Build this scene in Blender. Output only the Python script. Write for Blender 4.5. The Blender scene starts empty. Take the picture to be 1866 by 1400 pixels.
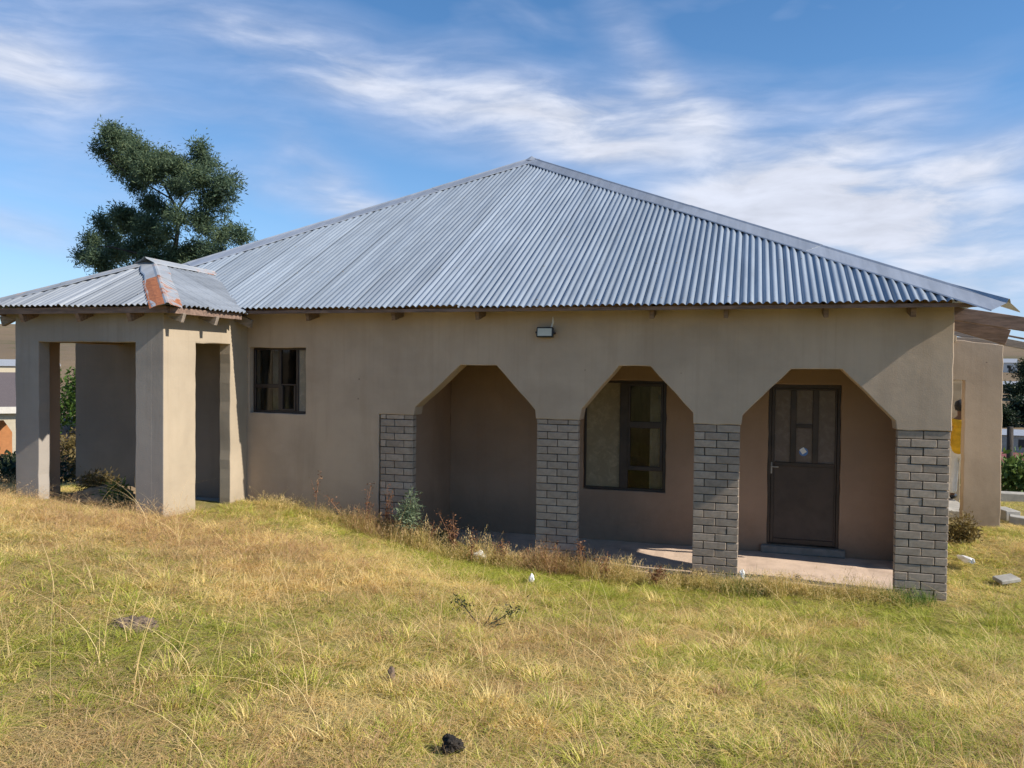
import bpy, bmesh, math, random
import numpy as np
from mathutils import Vector, Matrix
from mathutils.geometry import tessellate_polygon

random.seed(7)
rng = np.random.default_rng(11)
S = bpy.context.scene
COL = S.collection
R = math.radians

# ------------------------------------------------------------------ camera
CAM = (0.0, -8.84232, 2.2834)
YAW, PITCH, ROLL, FPX = 0.29107, 0.02281, 0.01097, 1445.36
cd = bpy.data.cameras.new('camera')
cam = bpy.data.objects.new('camera', cd)
COL.objects.link(cam)
fw = Vector((-math.sin(YAW)*math.cos(PITCH), math.cos(YAW)*math.cos(PITCH), -math.sin(PITCH)))
rt = Vector((math.cos(YAW), math.sin(YAW), 0))
up = rt.cross(fw)
c_, s_ = math.cos(ROLL), math.sin(ROLL)
rt2, up2 = c_*rt + s_*up, -s_*rt + c_*up
cam.matrix_world = Matrix(((rt2.x, up2.x, -fw.x, CAM[0]), (rt2.y, up2.y, -fw.y, CAM[1]),
                           (rt2.z, up2.z, -fw.z, CAM[2]), (0, 0, 0, 1)))
cd.sensor_fit = 'HORIZONTAL'
cd.sensor_width = 36.0
cd.lens = FPX/1866*36.0
cd.clip_start = 0.05
cd.clip_end = 3000
S.camera = cam

# ------------------------------------------------------------------ sun, sky, exposure
SUN = Vector((-1.0, 0.105, -0.71)).normalized()
sun_el = math.asin(-SUN.z)
sun_az = math.atan2(-SUN.x, -SUN.y)           # clockwise from +Y
sl = bpy.data.lights.new('sun', 'SUN')
sl.energy = 5.0
sl.angle = R(0.53)
sl.color = (1.0, 0.93, 0.82)
so = bpy.data.objects.new('sun', sl)
COL.objects.link(so)
so.location = (20, -2, 16)
so.rotation_mode = 'QUATERNION'
so.rotation_quaternion = SUN.to_track_quat('-Z', 'Y')

S.view_settings.view_transform = 'Standard'
S.view_settings.look = 'None'
S.view_settings.exposure = 0.42
S.view_settings.gamma = 1.0
S.view_settings.use_curve_mapping = False
S.render.engine = 'CYCLES'
S.cycles.max_bounces = 8
S.cycles.diffuse_bounces = 4
S.cycles.transparent_max_bounces = 12
S.cycles.caustics_reflective = False
S.cycles.caustics_refractive = False

world = bpy.data.worlds.new('World')
S.world = world
world.use_nodes = True
wt = world.node_tree


class NT:
    """small helper to write node trees"""
    def __init__(self, tree):
        self.t = tree
    def n(self, typ, **kw):
        nd = self.t.nodes.new(typ)
        for k, v in kw.items():
            setattr(nd, k, v)
        return nd
    def put(self, sock, v):
        if isinstance(v, bpy.types.NodeSocket):
            self.t.links.new(v, sock)
        elif v is not None:
            if sock.type == 'RGBA' and not isinstance(v, (int, float)) and len(v) == 3:
                v = (*v, 1)
            sock.default_value = v
    def math(self, op, a, b=None, c=None, clamp=False):
        nd = self.n('ShaderNodeMath', operation=op, use_clamp=clamp)
        self.put(nd.inputs[0], a)
        if b is not None: self.put(nd.inputs[1], b)
        if c is not None: self.put(nd.inputs[2], c)
        return nd.outputs[0]
    def mix(self, f, a, b, mode='MIX'):
        nd = self.n('ShaderNodeMix', data_type='RGBA', blend_type=mode)
        self.put(nd.inputs[0], f); self.put(nd.inputs[6], a); self.put(nd.inputs[7], b)
        return nd.outputs[2]
    def rng(self, v, a, b, c=0.0, d=1.0, smooth=True):
        nd = self.n('ShaderNodeMapRange')
        if smooth: nd.interpolation_type = 'SMOOTHSTEP'
        for i, x in enumerate((v, a, b, c, d)): self.put(nd.inputs[i], x)
        return nd.outputs[0]
    def noise(self, vec, scale, detail=4, rough=.55, dist=0.0):
        nd = self.n('ShaderNodeTexNoise')
        self.put(nd.inputs['Vector'], vec)
        nd.inputs['Scale'].default_value = scale
        nd.inputs['Detail'].default_value = detail
        nd.inputs['Roughness'].default_value = rough
        nd.inputs['Distortion'].default_value = dist
        return nd.outputs['Fac']
    def mapping(self, vec, scale=(1, 1, 1), rot=(0, 0, 0), loc=(0, 0, 0)):
        nd = self.n('ShaderNodeMapping')
        self.put(nd.inputs[0], vec)
        nd.inputs[1].default_value = loc; nd.inputs[2].default_value = rot; nd.inputs[3].default_value = scale
        return nd.outputs[0]


w = NT(wt)
bgn = wt.nodes['Background']
sky = w.n('ShaderNodeTexSky', sky_type='NISHITA')
sky.sun_disc = False
sky.sun_elevation = sun_el
sky.sun_rotation = sun_az
sky.altitude = 1200
sky.air_density = 1.0
sky.dust_density = 0.35
sky.ozone_density = 1.8
tc = w.n('ShaderNodeTexCoord')
sx = w.n('ShaderNodeSeparateXYZ'); w.put(sx.inputs[0], tc.outputs['Generated'])
az = w.math('MULTIPLY', w.math('ARCTAN2', sx.outputs[0], sx.outputs[1]), 57.2958)
el = w.math('MULTIPLY', w.math('ARCSINE', sx.outputs[2]), 57.2958)
cmb = w.n('ShaderNodeCombineXYZ'); w.put(cmb.inputs[0], az); w.put(cmb.inputs[1], el)
ae = cmb.outputs[0]
# cirrus: feathery streaks, drifting along one direction, with a few heavier banks
warp = w.n('ShaderNodeTexNoise'); w.put(warp.inputs['Vector'], ae)
warp.inputs['Scale'].default_value = .07; warp.inputs['Detail'].default_value = 1.5
wv = w.n('ShaderNodeVectorMath', operation='MULTIPLY_ADD')
w.put(wv.inputs[0], warp.outputs['Color']); wv.inputs[1].default_value = (6, 4, 0); w.put(wv.inputs[2], ae)
wae = wv.outputs[0]
fine = w.noise(w.mapping(wae, scale=(.055, .24, 1), rot=(0, 0, R(22))), 1.0, 4, .5, .1)
fine2 = w.noise(w.mapping(wae, scale=(.10, .40, 1), rot=(0, 0, R(-38))), 1.0, 4, .5, .2)
mid = w.noise(w.mapping(wae, scale=(.07, .15, 1), rot=(0, 0, R(10))), 1.0, 4, .55, .3)
fine3 = w.noise(w.mapping(wae, scale=(.20, .85, 1), rot=(0, 0, R(14))), 1.0, 6, .6, .3)
wisp = w.math('ADD', w.math('ADD', w.math('MULTIPLY', fine, .5), w.math('MULTIPLY', fine2, .27)), w.math('MULTIPLY', fine3, .23))
wsep = w.n('ShaderNodeSeparateXYZ'); w.put(wsep.inputs[0], wae)


def cloud(a0, e0, ra, re, rot, k):
    c, s = math.cos(R(rot)), math.sin(R(rot))
    da = w.math('SUBTRACT', wsep.outputs[0], a0 + 3.0)
    de = w.math('SUBTRACT', wsep.outputs[1], e0 + 2.0)
    u = w.math('DIVIDE', w.math('ADD', w.math('MULTIPLY', da, c), w.math('MULTIPLY', de, s)), ra)
    v = w.math('DIVIDE', w.math('SUBTRACT', w.math('MULTIPLY', de, c), w.math('MULTIPLY', da, s)), re)
    r2 = w.math('ADD', w.math('MULTIPLY', u, u), w.math('MULTIPLY', v, v))
    return w.math('MULTIPLY', w.math('EXPONENT', w.math('MULTIPLY', r2, -1.0)), k)


banks = [(-48, 18.0, 7, 4.6, -22, 1.25), (-34, 20.0, 9, 2.4, -14, .85), (-24, 18.4, 11, 2.6, -14, 1.05), (-15, 17.2, 8, 2.4, -12, .9),
         (-8, 16.6, 9, 2.8, -8, .6), (-7.5, 20.5, 6, 1.6, -46, .8), (0, 16.6, 11, 2.8, -6, .62),
         (8, 15.6, 5.5, 1.8, 24, .8), (5, 11.4, 9, 2.4, -2, 2.1), (-2, 11.2, 6, 1.4, 3, 1.0), (-10, 14.2, 6, 1.2, -6, .6),
         (-27.5, 11.3, 7, 1.7, -28, 1.0), (-33, 12.0, 8, 1.0, -10, .35), (-50, 8.2, 6, 1.3, -8, .7), (11, 8.6, 9, 2.8, 4, .9),
         (14.5, 12.8, 4, 1.4, 8, .9), (13, 5.6, 11, 2.2, 0, 1.2), (-38, 16.0, 6, 1.0, -6, .35), (5, 9.8, 12, 1.7, 0, .9)]
bk = None
for b in banks:
    e = cloud(*b)
    bk = e if bk is None else w.math('ADD', bk, e)
# away from the banks the same cirrus goes on thinly all round the sky
allround = w.math('MULTIPLY', w.rng(mid, .5, .78), .45)
cov = w.math('ADD', bk, allround)
gate = w.rng(wisp, .28, .72)
mask = w.math('MULTIPLY', cov, w.math('ADD', w.math('MULTIPLY', gate, 1.15), .14))
mask = w.rng(mask, .05, 1.5, 0, 1.0, smooth=False)
mask = w.math('POWER', mask, .85)
hz = w.math('EXPONENT', w.math('MULTIPLY', w.math('MAXIMUM', el, 0.0), -.10))
skyc = w.n('ShaderNodeHueSaturation')
skyc.inputs['Saturation'].default_value = 1.26
skyc.inputs['Value'].default_value = 1.22
w.put(skyc.inputs['Color'], sky.outputs[0])
cc = w.mix(w.rng(mask, .25, .9), (3.9, 4.5, 6.2), (5.4, 5.75, 6.7))
clear = w.mix(w.math('MULTIPLY', hz, .8), skyc.outputs[0], (2.25, 3.75, 6.5))
shade_ = w.rng(w.math('ADD', w.math('MULTIPLY', fine3, .6), w.math('MULTIPLY', fine2, .4)), .3, .7, .84, 1.1)
vm = w.n('ShaderNodeVectorMath', operation='SCALE'); w.put(vm.inputs[0], cc); w.put(vm.inputs['Scale'], shade_)
wcol = w.mix(mask, clear, vm.outputs[0])
w.put(bgn.inputs['Color'], wcol)
bgn.inputs['Strength'].default_value = 0.1

# ------------------------------------------------------------------ materials
MATS = {}


def mat(name, col, rough=.8, metal=0.0, var=.12, vscale=6.0, bump=.0, bscale=60.0, spec=.5, objrand=0.0,
        stain=None, stain_scale=1.5, stain_amt=.4, stretch=(1, 1, 1)):
    if name in MATS: return MATS[name]
    m = bpy.data.materials.new(name); m.use_nodes = True
    t = NT(m.node_tree)
    b = m.node_tree.nodes['Principled BSDF']
    tcn = t.n('ShaderNodeTexCoord'); vec = t.mapping(tcn.outputs['Object'], scale=stretch)
    col = tuple(col)
    n1 = t.noise(vec, vscale, 6, .6)
    lo = tuple(c*(1-var) for c in col); hi = tuple(min(1, c*(1+var)) for c in col)
    base = t.mix(t.rng(n1, .3, .7), lo, hi)
    if stain:
        n2 = t.noise(vec, stain_scale, 7, .65, .4)
        base = t.mix(t.math('MULTIPLY', t.rng(n2, .5, .72), stain_amt), base, stain)
    if objrand:
        oi = t.n('ShaderNodeObjectInfo')
        k = t.rng(oi.outputs['Random'], 0, 1, 1-objrand, 1+objrand, smooth=False)
        hs = t.n('ShaderNodeHueSaturation'); t.put(hs.inputs['Color'], base); t.put(hs.inputs['Value'], k)
        base = hs.outputs[0]
    t.put(b.inputs['Base Color'], base)
    b.inputs['Roughness'].default_value = rough
    b.inputs['Metallic'].default_value = metal
    b.inputs['Specular IOR Level'].default_value = spec
    if bump:
        bn = t.n('ShaderNodeBump'); bn.inputs['Strength'].default_value = 1.0; bn.inputs['Distance'].default_value = bump
        t.put(bn.inputs['Height'], t.noise(vec, bscale, 8, .65))
        t.put(b.inputs['Normal'], bn.outputs[0])
    MATS[name] = m
    return m


def plaster(name, col, streak=.25):
    m = bpy.data.materials.new(name); m.use_nodes = True
    t = NT(m.node_tree); b = m.node_tree.nodes['Principled BSDF']
    g = t.n('ShaderNodeTexCoord').outputs['Object']
    n1 = t.noise(g, 1.1, 6, .6, .3)
    n2 = t.noise(t.mapping(g, scale=(5, 5, .5)), 1.0, 6, .65, .2)
    n3 = t.noise(g, 9, 6, .7)
    n4 = t.noise(t.mapping(g, scale=(1.2, 1.2, 9)), 1.0, 3, .5)       # trowel bands
    base = t.mix(t.rng(n1, .3, .7), tuple(c*.87 for c in col), tuple(c*1.08 for c in col))
    n5 = t.noise(t.mapping(g, scale=(22, 22, .35)), 1.0, 4, .6)
    sg = t.n('ShaderNodeSeparateXYZ'); t.put(sg.inputs[0], g)
    run = t.math('MULTIPLY', t.math('MULTIPLY', t.rng(n5, .52, .72), t.rng(t.math('ADD', sg.outputs[2], t.math('MULTIPLY', n1, 1.2)), 2.0, 3.3)), .18)
    base = t.mix(run, base, (col[0]*.6, col[1]*.55, col[2]*.5))
    base = t.mix(t.math('MULTIPLY', t.rng(n2, .48, .75), streak), base, (col[0]*.72, col[1]*.66, col[2]*.6))
    base = t.mix(t.math('MULTIPLY', t.rng(n3, .55, .8), .25), base, tuple(c*.82 for c in col))
    base = t.mix(t.math('MULTIPLY', t.rng(n4, .5, .7), .08), base, tuple(min(1, c*1.2) for c in col))
    # splash-back dirt near the ground: soil thrown up by rain
    gp = t.n('ShaderNodeNewGeometry'); sp = t.n('ShaderNodeSeparateXYZ'); t.put(sp.inputs[0], gp.outputs['Position'])
    zz = t.math('ADD', sp.outputs[2], t.math('MULTIPLY', t.math('SUBTRACT', n1, .5), .5))
    dirt = t.math('MULTIPLY', t.rng(zz, .75, .15), t.math('MULTIPLY', n3, .75))
    base = t.mix(dirt, base, (.17, .125, .085))
    vo = t.n('ShaderNodeTexVoronoi'); vo.inputs['Scale'].default_value = 2.3; t.put(vo.inputs['Vector'], g)
    spot = t.math('MULTIPLY', t.rng(vo.outputs['Distance'], .035, .02), .6)
    base = t.mix(spot, base, (.08, .06, .05))
    t.put(b.inputs['Base Color'], base)
    b.inputs['Roughness'].default_value = .85
    b.inputs['Specular IOR Level'].default_value = .25
    bn = t.n('ShaderNodeBump'); bn.inputs['Distance'].default_value = .006
    t.put(bn.inputs['Height'], t.math('ADD', t.noise(g, 3.0, 4, .5), t.math('MULTIPLY', t.noise(g, 75, 5, .6), .22)))
    t.put(b.inputs['Normal'], bn.outputs[0])
    return m


def metal_roof(name, col, rough, rust=0.0, metal=.75):
    m = bpy.data.materials.new(name); m.use_nodes = True
    t = NT(m.node_tree); b = m.node_tree.nodes['Principled BSDF']
    g = t.n('ShaderNodeTexCoord').outputs['Object']
    oi = t.n('ShaderNodeObjectInfo')
    n1 = t.noise(t.mapping(g, scale=(9, .8, .8)), 1.0, 6, .6)
    n2 = t.noise(g, 2.2, 5, .6)
    n3 = t.noise(g, 28, 3, .6)
    base = t.mix(t.rng(n1, .3, .7), tuple(c*.86 for c in col), tuple(min(1, c*1.1) for c in col))
    base = t.mix(t.math('MULTIPLY', t.rng(n2, .45, .75), .3), base, (col[0]*.75, col[1]*.78, col[2]*.84))
    base = t.mix(t.math('MULTIPLY', t.rng(n3, .5, .7), .12), base, tuple(c*.7 for c in col))
    hs = t.n('ShaderNodeHueSaturation'); t.put(hs.inputs['Color'], base)
    t.put(hs.inputs['Value'], t.rng(oi.outputs['Random'], 0, 1, .86, 1.1, smooth=False))
    base = hs.outputs[0]
    fr_k = t.math('MULTIPLY', t.rng(t.noise(t.mapping(g, scale=(6, 1.6, 1.6)), 1.6, 7, .7, .3), .66, .8), .45)
    base = t.mix(fr_k, base, (.24, .15, .10))
    mm = metal; rr = t.rng(n2, .3, .7, rough*.85, rough*1.15)
    if rust:
        rn = t.math('ADD', t.noise(g, 5.5, 7, .65, .5), 0.0)
        rf = t.rng(rn, .60-.3*rust, .70-.3*rust+.06)
        rcol = t.mix(t.rng(t.noise(g, 22, 6, .7), .3, .7), (.42, .15, .055), (.22, .07, .03))
        base = t.mix(rf, base, rcol)
        mm = t.math('MULTIPLY', t.math('SUBTRACT', 1.0, rf), metal)
        rr = t.math('ADD', rr, t.math('MULTIPLY', rf, .35))
    t.put(b.inputs['Base Color'], base); t.put(b.inputs['Metallic'], mm); t.put(b.inputs['Roughness'], rr)
    bn = t.n('ShaderNodeBump'); bn.inputs['Distance'].default_value = .002
    t.put(bn.inputs['Height'], t.noise(g, 14, 5, .6)); t.put(b.inputs['Normal'], bn.outputs[0])
    return m


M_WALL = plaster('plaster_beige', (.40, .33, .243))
M_FRONT_SHADE = plaster('plaster_front_shade', (.455, .353, .26), .3)  # beige plaster warmed: tone of the facade's shade put into the colour
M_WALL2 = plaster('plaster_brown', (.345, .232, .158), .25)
M_WALL_SHADE = plaster('plaster_shade', (.32, .285, .25), .4)  # same paint as the beige, with the porch front's shade in its colour
M_ROOF = metal_roof('galvanised_sheet', (.30, .345, .395), .42, metal=.3)
M_ROOF_OLD = metal_roof('weathered_sheet', (.31, .335, .365), .55, metal=.3, rust=-.25)
M_CAP = metal_roof('galvanised_cap', (.43, .455, .49), .42, metal=.45)
M_CAP_RUST = metal_roof('rusty_cap', (.52, .53, .53), .5, rust=1.35, metal=.5)
M_CAP_HALF = metal_roof('part_rusty_cap', (.58, .58, .57), .5, rust=.45, metal=.5)
M_CAP_OLD = metal_roof('weathered_cap', (.50, .51, .51), .5, rust=.12, metal=.55)
M_WOOD = mat('old_timber', (.19, .125, .085), .85, var=.35, vscale=3, bump=.003, bscale=9, stretch=(2, 14, 14), stain=(.09, .065, .05), stain_amt=.6)
M_WOOD_GREY = mat('grey_timber', (.25, .205, .165), .85, var=.3, vscale=3, bump=.003, bscale=9, stretch=(2, 14, 14), stain=(.12, .09, .07), stain_amt=.5)
M_WOOD_PALE = mat('split_timber', (.42, .31, .2), .85, var=.3, vscale=3, bump=.004, bscale=9, stretch=(2, 12, 12))
M_FASCIA = mat('eave_timber', (.19, .125, .095), .85, var=.35, vscale=4, bump=.002, bscale=10, stretch=(1, 6, 6))
M_BRICK = mat('face_brick', (.345, .275, .215), .85, var=.16, vscale=14, bump=.0025, bscale=90, objrand=.17, stain=(.17, .145, .125), stain_amt=.55, stain_scale=4)
_t = NT(M_BRICK.node_tree); _b = M_BRICK.node_tree.nodes['Principled BSDF']
_src = _b.inputs['Base Color'].links[0].from_socket
_g = _t.n('ShaderNodeNewGeometry').outputs['Position']
_n = _t.noise(_g, 3.2, 6, .65, .6)
_c = _t.mix(_t.math('MULTIPLY', _t.rng(_n, .56, .70), .55), _src, (.40, .35, .285))
_n2 = _t.noise(_t.mapping(_g, scale=(9, 9, 1.2)), 1.0, 5, .6)
_c = _t.mix(_t.math('MULTIPLY', _t.rng(_n2, .55, .75), .4), _c, (.15, .12, .095))
_t.put(_b.inputs['Base Color'], _c)
M_MORTAR = mat('raked_mortar', (.06, .05, .04), .95, var=.25, vscale=12, bump=.003)
M_STEEL = mat('brown_steel', (.035, .022, .017), .45, var=.3, vscale=5, spec=.5, stain=(.07, .045, .03), stain_amt=.35)
M_DOORP = mat('brown_door_sheet', (.055, .038, .03), .5, var=.2, vscale=4, spec=.45, stain=(.09, .07, .055), stain_amt=.4)
M_FLOOR = mat('veranda_screed', (.60, .45, .34), .9, var=.12, vscale=3, bump=.004, bscale=24, stain=(.25, .17, .12), stain_amt=.6, stain_scale=1.6)
M_CONC = mat('concrete', (.36, .34, .30), .9, var=.18, vscale=7, bump=.004, bscale=40, stain=(.2, .18, .15), stain_amt=.5)
M_CONC_DARK = mat('concrete_dark', (.19, .18, .16), .9, var=.2, vscale=7, bump=.004, bscale=40)
M_CURTAIN = mat('net_curtain', (.68, .58, .42), .9, var=.18, vscale=9, bump=.003, bscale=120)
M_CURTAIN2 = mat('pale_curtain', (.5, .47, .40), .9, var=.15, vscale=7, bump=.003, bscale=80)
M_BLACK = mat('black_plastic', (.02, .02, .022), .4, var=.1)
M_LED = mat('lamp_diffuser', (.55, .56, .50), .35, var=.05)
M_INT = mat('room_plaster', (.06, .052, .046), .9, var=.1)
M_WHITE = mat('white_plastic', (.78, .78, .76), .45, var=.06, bump=.003, bscale=30)
M_BLUE = mat('blue_print', (.08, .20, .5), .4, var=.1)
M_DIRT = mat('loose_soil', (.165, .115, .08), .95, var=.35, vscale=12, bump=.012, bscale=30)
M_DUNG = mat('dark_dung', (.022, .017, .013), .9, var=.5, vscale=16, bump=.01, bscale=40)
M_BARK = mat('bark', (.04, .032, .026), .9, var=.35, vscale=4, bump=.02, bscale=12, stretch=(3, 3, .6))


def glass_mat(name, tint, refl, rough, dirty=.35, dcol=(.20, .18, .15)):
    m = bpy.data.materials.new(name); m.use_nodes = True
    t = NT(m.node_tree); nd = m.node_tree.nodes
    nd.remove(nd['Principled BSDF'])
    tr = t.n('ShaderNodeBsdfTransparent'); tr.inputs[0].default_value = (*tint, 1)
    gl = t.n('ShaderNodeBsdfGlossy'); gl.inputs['Roughness'].default_value = rough
    gl.inputs[0].default_value = (.9, .9, .9, 1)
    df = t.n('ShaderNodeBsdfDiffuse'); df.inputs[0].default_value = (*dcol, 1)
    fr = t.n('ShaderNodeFresnel'); fr.inputs[0].default_value = 1.5
    g = t.n('ShaderNodeTexCoord').outputs['Object']
    bn = t.n('ShaderNodeBump'); bn.inputs['Distance'].default_value = .004; bn.inputs['Strength'].default_value = .5
    t.put(bn.inputs['Height'], t.noise(g, 3.5, 2, .5))
    t.put(gl.inputs['Normal'], bn.outputs[0])
    mx = t.n('ShaderNodeMixShader'); t.put(mx.inputs[0], t.math('MULTIPLY', fr.outputs[0], refl))
    t.put(mx.inputs[1], tr.outputs[0]); t.put(mx.inputs[2], gl.outputs[0])
    dirt = t.math('MULTIPLY', t.rng(t.noise(t.mapping(g, scale=(7, 7, 1.6) if dirty < .6 else (5, 5, 5)), 2.0, 7, .7, .6), .42, .8), dirty)
    if dirty > .6: dirt = t.math('ADD', t.math('MULTIPLY', dirt, .35), .5)
    m2 = t.n('ShaderNodeMixShader'); t.put(m2.inputs[0], dirt)
    t.put(m2.inputs[1], mx.outputs[0]); t.put(m2.inputs[2], df.outputs[0])
    t.put(nd['Material Output'].inputs[0], m2.outputs[0])
    return m


M_GLASS = glass_mat('dirty_glass', (.82, .81, .78), .5, .03, .16, (.15, .13, .11))
M_GLASS_CLEAR = glass_mat('clear_glass', (.95, .95, .93), .8, .03)
M_GLASS_PALE = glass_mat('whitened_glass', (.6, .58, .52), .9, .05, .8, (.40, .37, .31))
M_GLASS_TAN = glass_mat('papered_glass', (.5, .45, .36), .9, .05, .85, (.50, .41, .27))
M_GLASS_OBSC = glass_mat('obscure_glass', (.45, .42, .38), .8, .25, .8, (.27, .225, .205))


def leaf_mat(name, stops, trans=.3, rough=.6):
    """leaf colour from the per-leaf 'tint' attribute"""
    m = bpy.data.materials.new(name); m.use_nodes = True
    t = NT(m.node_tree); nd = m.node_tree.nodes
    b = nd['Principled BSDF']
    a = t.n('ShaderNodeAttribute', attribute_name='tint')
    cr = t.n('ShaderNodeValToRGB')
    cr.color_ramp.elements[0].position = stops[0][0]; cr.color_ramp.elements[0].color = (*stops[0][1], 1)
    cr.color_ramp.elements[1].position = stops[-1][0]; cr.color_ramp.elements[1].color = (*stops[-1][1], 1)
    for p, c in stops[1:-1]:
        e = cr.color_ramp.elements.new(p); e.color = (*c, 1)
    t.put(cr.inputs[0], a.outputs['Fac'])
    t.put(b.inputs['Base Color'], cr.outputs[0])
    b.inputs['Roughness'].default_value = rough; b.inputs['Specular IOR Level'].default_value = .3
    tl = t.n('ShaderNodeBsdfTranslucent'); t.put(tl.inputs[0], cr.outputs[0])
    mx = t.n('ShaderNodeMixShader'); mx.inputs[0].default_value = trans
    t.put(mx.inputs[1], b.outputs[0]); t.put(mx.inputs[2], tl.outputs[0])
    t.put(nd['Material Output'].inputs[0], mx.outputs[0])
    return m


M_TREE = leaf_mat('wattle_leaf', [(0, (.075, .12, .085)), (.5, (.12, .175, .10)), (.85, (.17, .22, .11)), (1, (.23, .26, .12))], .5)
M_BUSHL = leaf_mat('bush_leaf', [(0, (.025, .055, .012)), (.6, (.07, .13, .02)), (1, (.15, .20, .05))])
M_SILVER = leaf_mat('silver_leaf', [(0, (.13, .17, .10)), (1, (.26, .32, .19))])
M_GREENL = leaf_mat('bright_leaf', [(0, (.05, .10, .02)), (1, (.17, .24, .06))])
M_DOCK = leaf_mat('dry_weed', [(0, (.13, .05, .025)), (.6, (.24, .11, .05)), (1, (.36, .2, .09))], .15)
M_BROWNBUSH = leaf_mat('brown_bush', [(0, (.07, .06, .02)), (.5, (.17, .12, .04)), (1, (.26, .2, .07))])
M_DARKL = leaf_mat('dark_leaf', [(0, (.012, .022, .012)), (.6, (.03, .048, .022)), (1, (.06, .08, .03))])


# ------------------------------------------------------------------ mesh helpers
def link(name, me, m=None, parent=None, loc=(0, 0, 0)):
    o = bpy.data.objects.new(name, me)
    COL.objects.link(o)
    if m is not None and isinstance(me, bpy.types.Mesh) and not me.materials:
        me.materials.append(m)
    o.location = loc
    if parent is not None: o.parent = parent
    return o


def tag(o, label=None, cat=None, group=None, kind=None):
    if label: o['label'] = label
    if cat: o['category'] = cat
    if group: o['group'] = group
    if kind: o['kind'] = kind
    return o


def thing(name, label, cat, loc=(0, 0, 0), rz=0, group=None):
    o = bpy.data.objects.new(name, None)
    o.empty_display_size = .2
    COL.objects.link(o); o.location = loc; o.rotation_euler = (0, 0, rz)
    return tag(o, label, cat, group)


class MB:
    def __init__(self):
        self.v, self.f, self.tint = [], [], []
    def add(self, vs, fs):
        k = len(self.v); self.v += [tuple(p) for p in vs]; self.f += [tuple(i+k for i in q) for q in fs]
    def box(self, x0, x1, y0, y1, z0, z1):
        self.add([(x0, y0, z0), (x1, y0, z0), (x1, y1, z0), (x0, y1, z0), (x0, y0, z1), (x1, y0, z1), (x1, y1, z1), (x0, y1, z1)],
                 [(0, 3, 2, 1), (4, 5, 6, 7), (0, 1, 5, 4), (1, 2, 6, 5), (2, 3, 7, 6), (3, 0, 4, 7)])
    def beam(self, a, b, wdt, hgt, upv=(0, 0, 1)):
        a, b = Vector(a), Vector(b); d = (b-a).normalized(); s = d.cross(Vector(upv)).normalized(); u = s.cross(d)
        vs = [p + s*sx_*wdt/2 + u*sz_*hgt/2 for p in (a, b) for sx_, sz_ in ((-1, -1), (1, -1), (1, 1), (-1, 1))]
        self.add(vs, [(0, 1, 2, 3)[::-1], (4, 5, 6, 7), (0, 1, 5, 4), (1, 2, 6, 5), (2, 3, 7, 6), (3, 0, 4, 7)])
    def tube(self, pts, rad, n=6):
        pts = [Vector(p) for p in pts]; base = len(self.v)
        for i, p in enumerate(pts):
            d = (pts[min(i+1, len(pts)-1)] - pts[max(i-1, 0)]).normalized()
            s = d.cross(Vector((.31, .95, .1))).normalized(); u = s.cross(d)
            r = rad[i] if isinstance(rad, (list, tuple)) else rad
            for k in range(n):
                a = 2*math.pi*k/n
                self.v.append(tuple(p + s*math.cos(a)*r + u*math.sin(a)*r))
        for i in range(len(pts)-1):
            for k in range(n):
                a = base+i*n+k; b_ = base+i*n+(k+1) % n
                self.f.append((a, b_, b_+n, a+n))
        self.f.append(tuple(base+k for k in range(n))[::-1])
        self.f.append(tuple(base+(len(pts)-1)*n+k for k in range(n)))
    def mesh(self, name, smooth=False):
        me = bpy.data.meshes.new(name)
        me.from_pydata(self.v, [], self.f)
        if smooth:
            me.polygons.foreach_set('use_smooth', [True]*len(me.polygons))
        me.update()
        return me
    def build(self, name, m, parent=None, bevel=0, smooth=False, loc=(0, 0, 0)):
        me = self.mesh(name, smooth)
        if bevel:
            bm = bmesh.new(); bm.from_mesh(me)
            bmesh.ops.bevel(bm, geom=bm.edges[:], offset=bevel, segments=1, affect='EDGES', clamp_overlap=True)
            bm.to_mesh(me); bm.free()
        return link(name, me, m, parent, loc)


def box(name, m, parent, x0, x1, y0, y1, z0, z1, bevel=0):
    b = MB(); b.box(x0, x1, y0, y1, z0, z1)
    return b.build(name, m, parent, bevel)


def rough_line(pts, step=.12, amp=.0035, straight=None):
    """an outline with hand-made waviness"""
    out = []
    for i, p in enumerate(pts):
        q = pts[(i+1) % len(pts)]
        L = math.dist(p, q); n = max(1, int(L/step))
        nx, ny = -(q[1]-p[1])/max(L, 1e-6), (q[0]-p[0])/max(L, 1e-6)
        am = 0 if straight and straight(p) and straight(q) else amp
        for k in range(n):
            t = k/n; j = 0 if k == 0 else random.uniform(-am, am)
            out.append((p[0]+(q[0]-p[0])*t+nx*j, p[1]+(q[1]-p[1])*t+ny*j))
    return out


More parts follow.
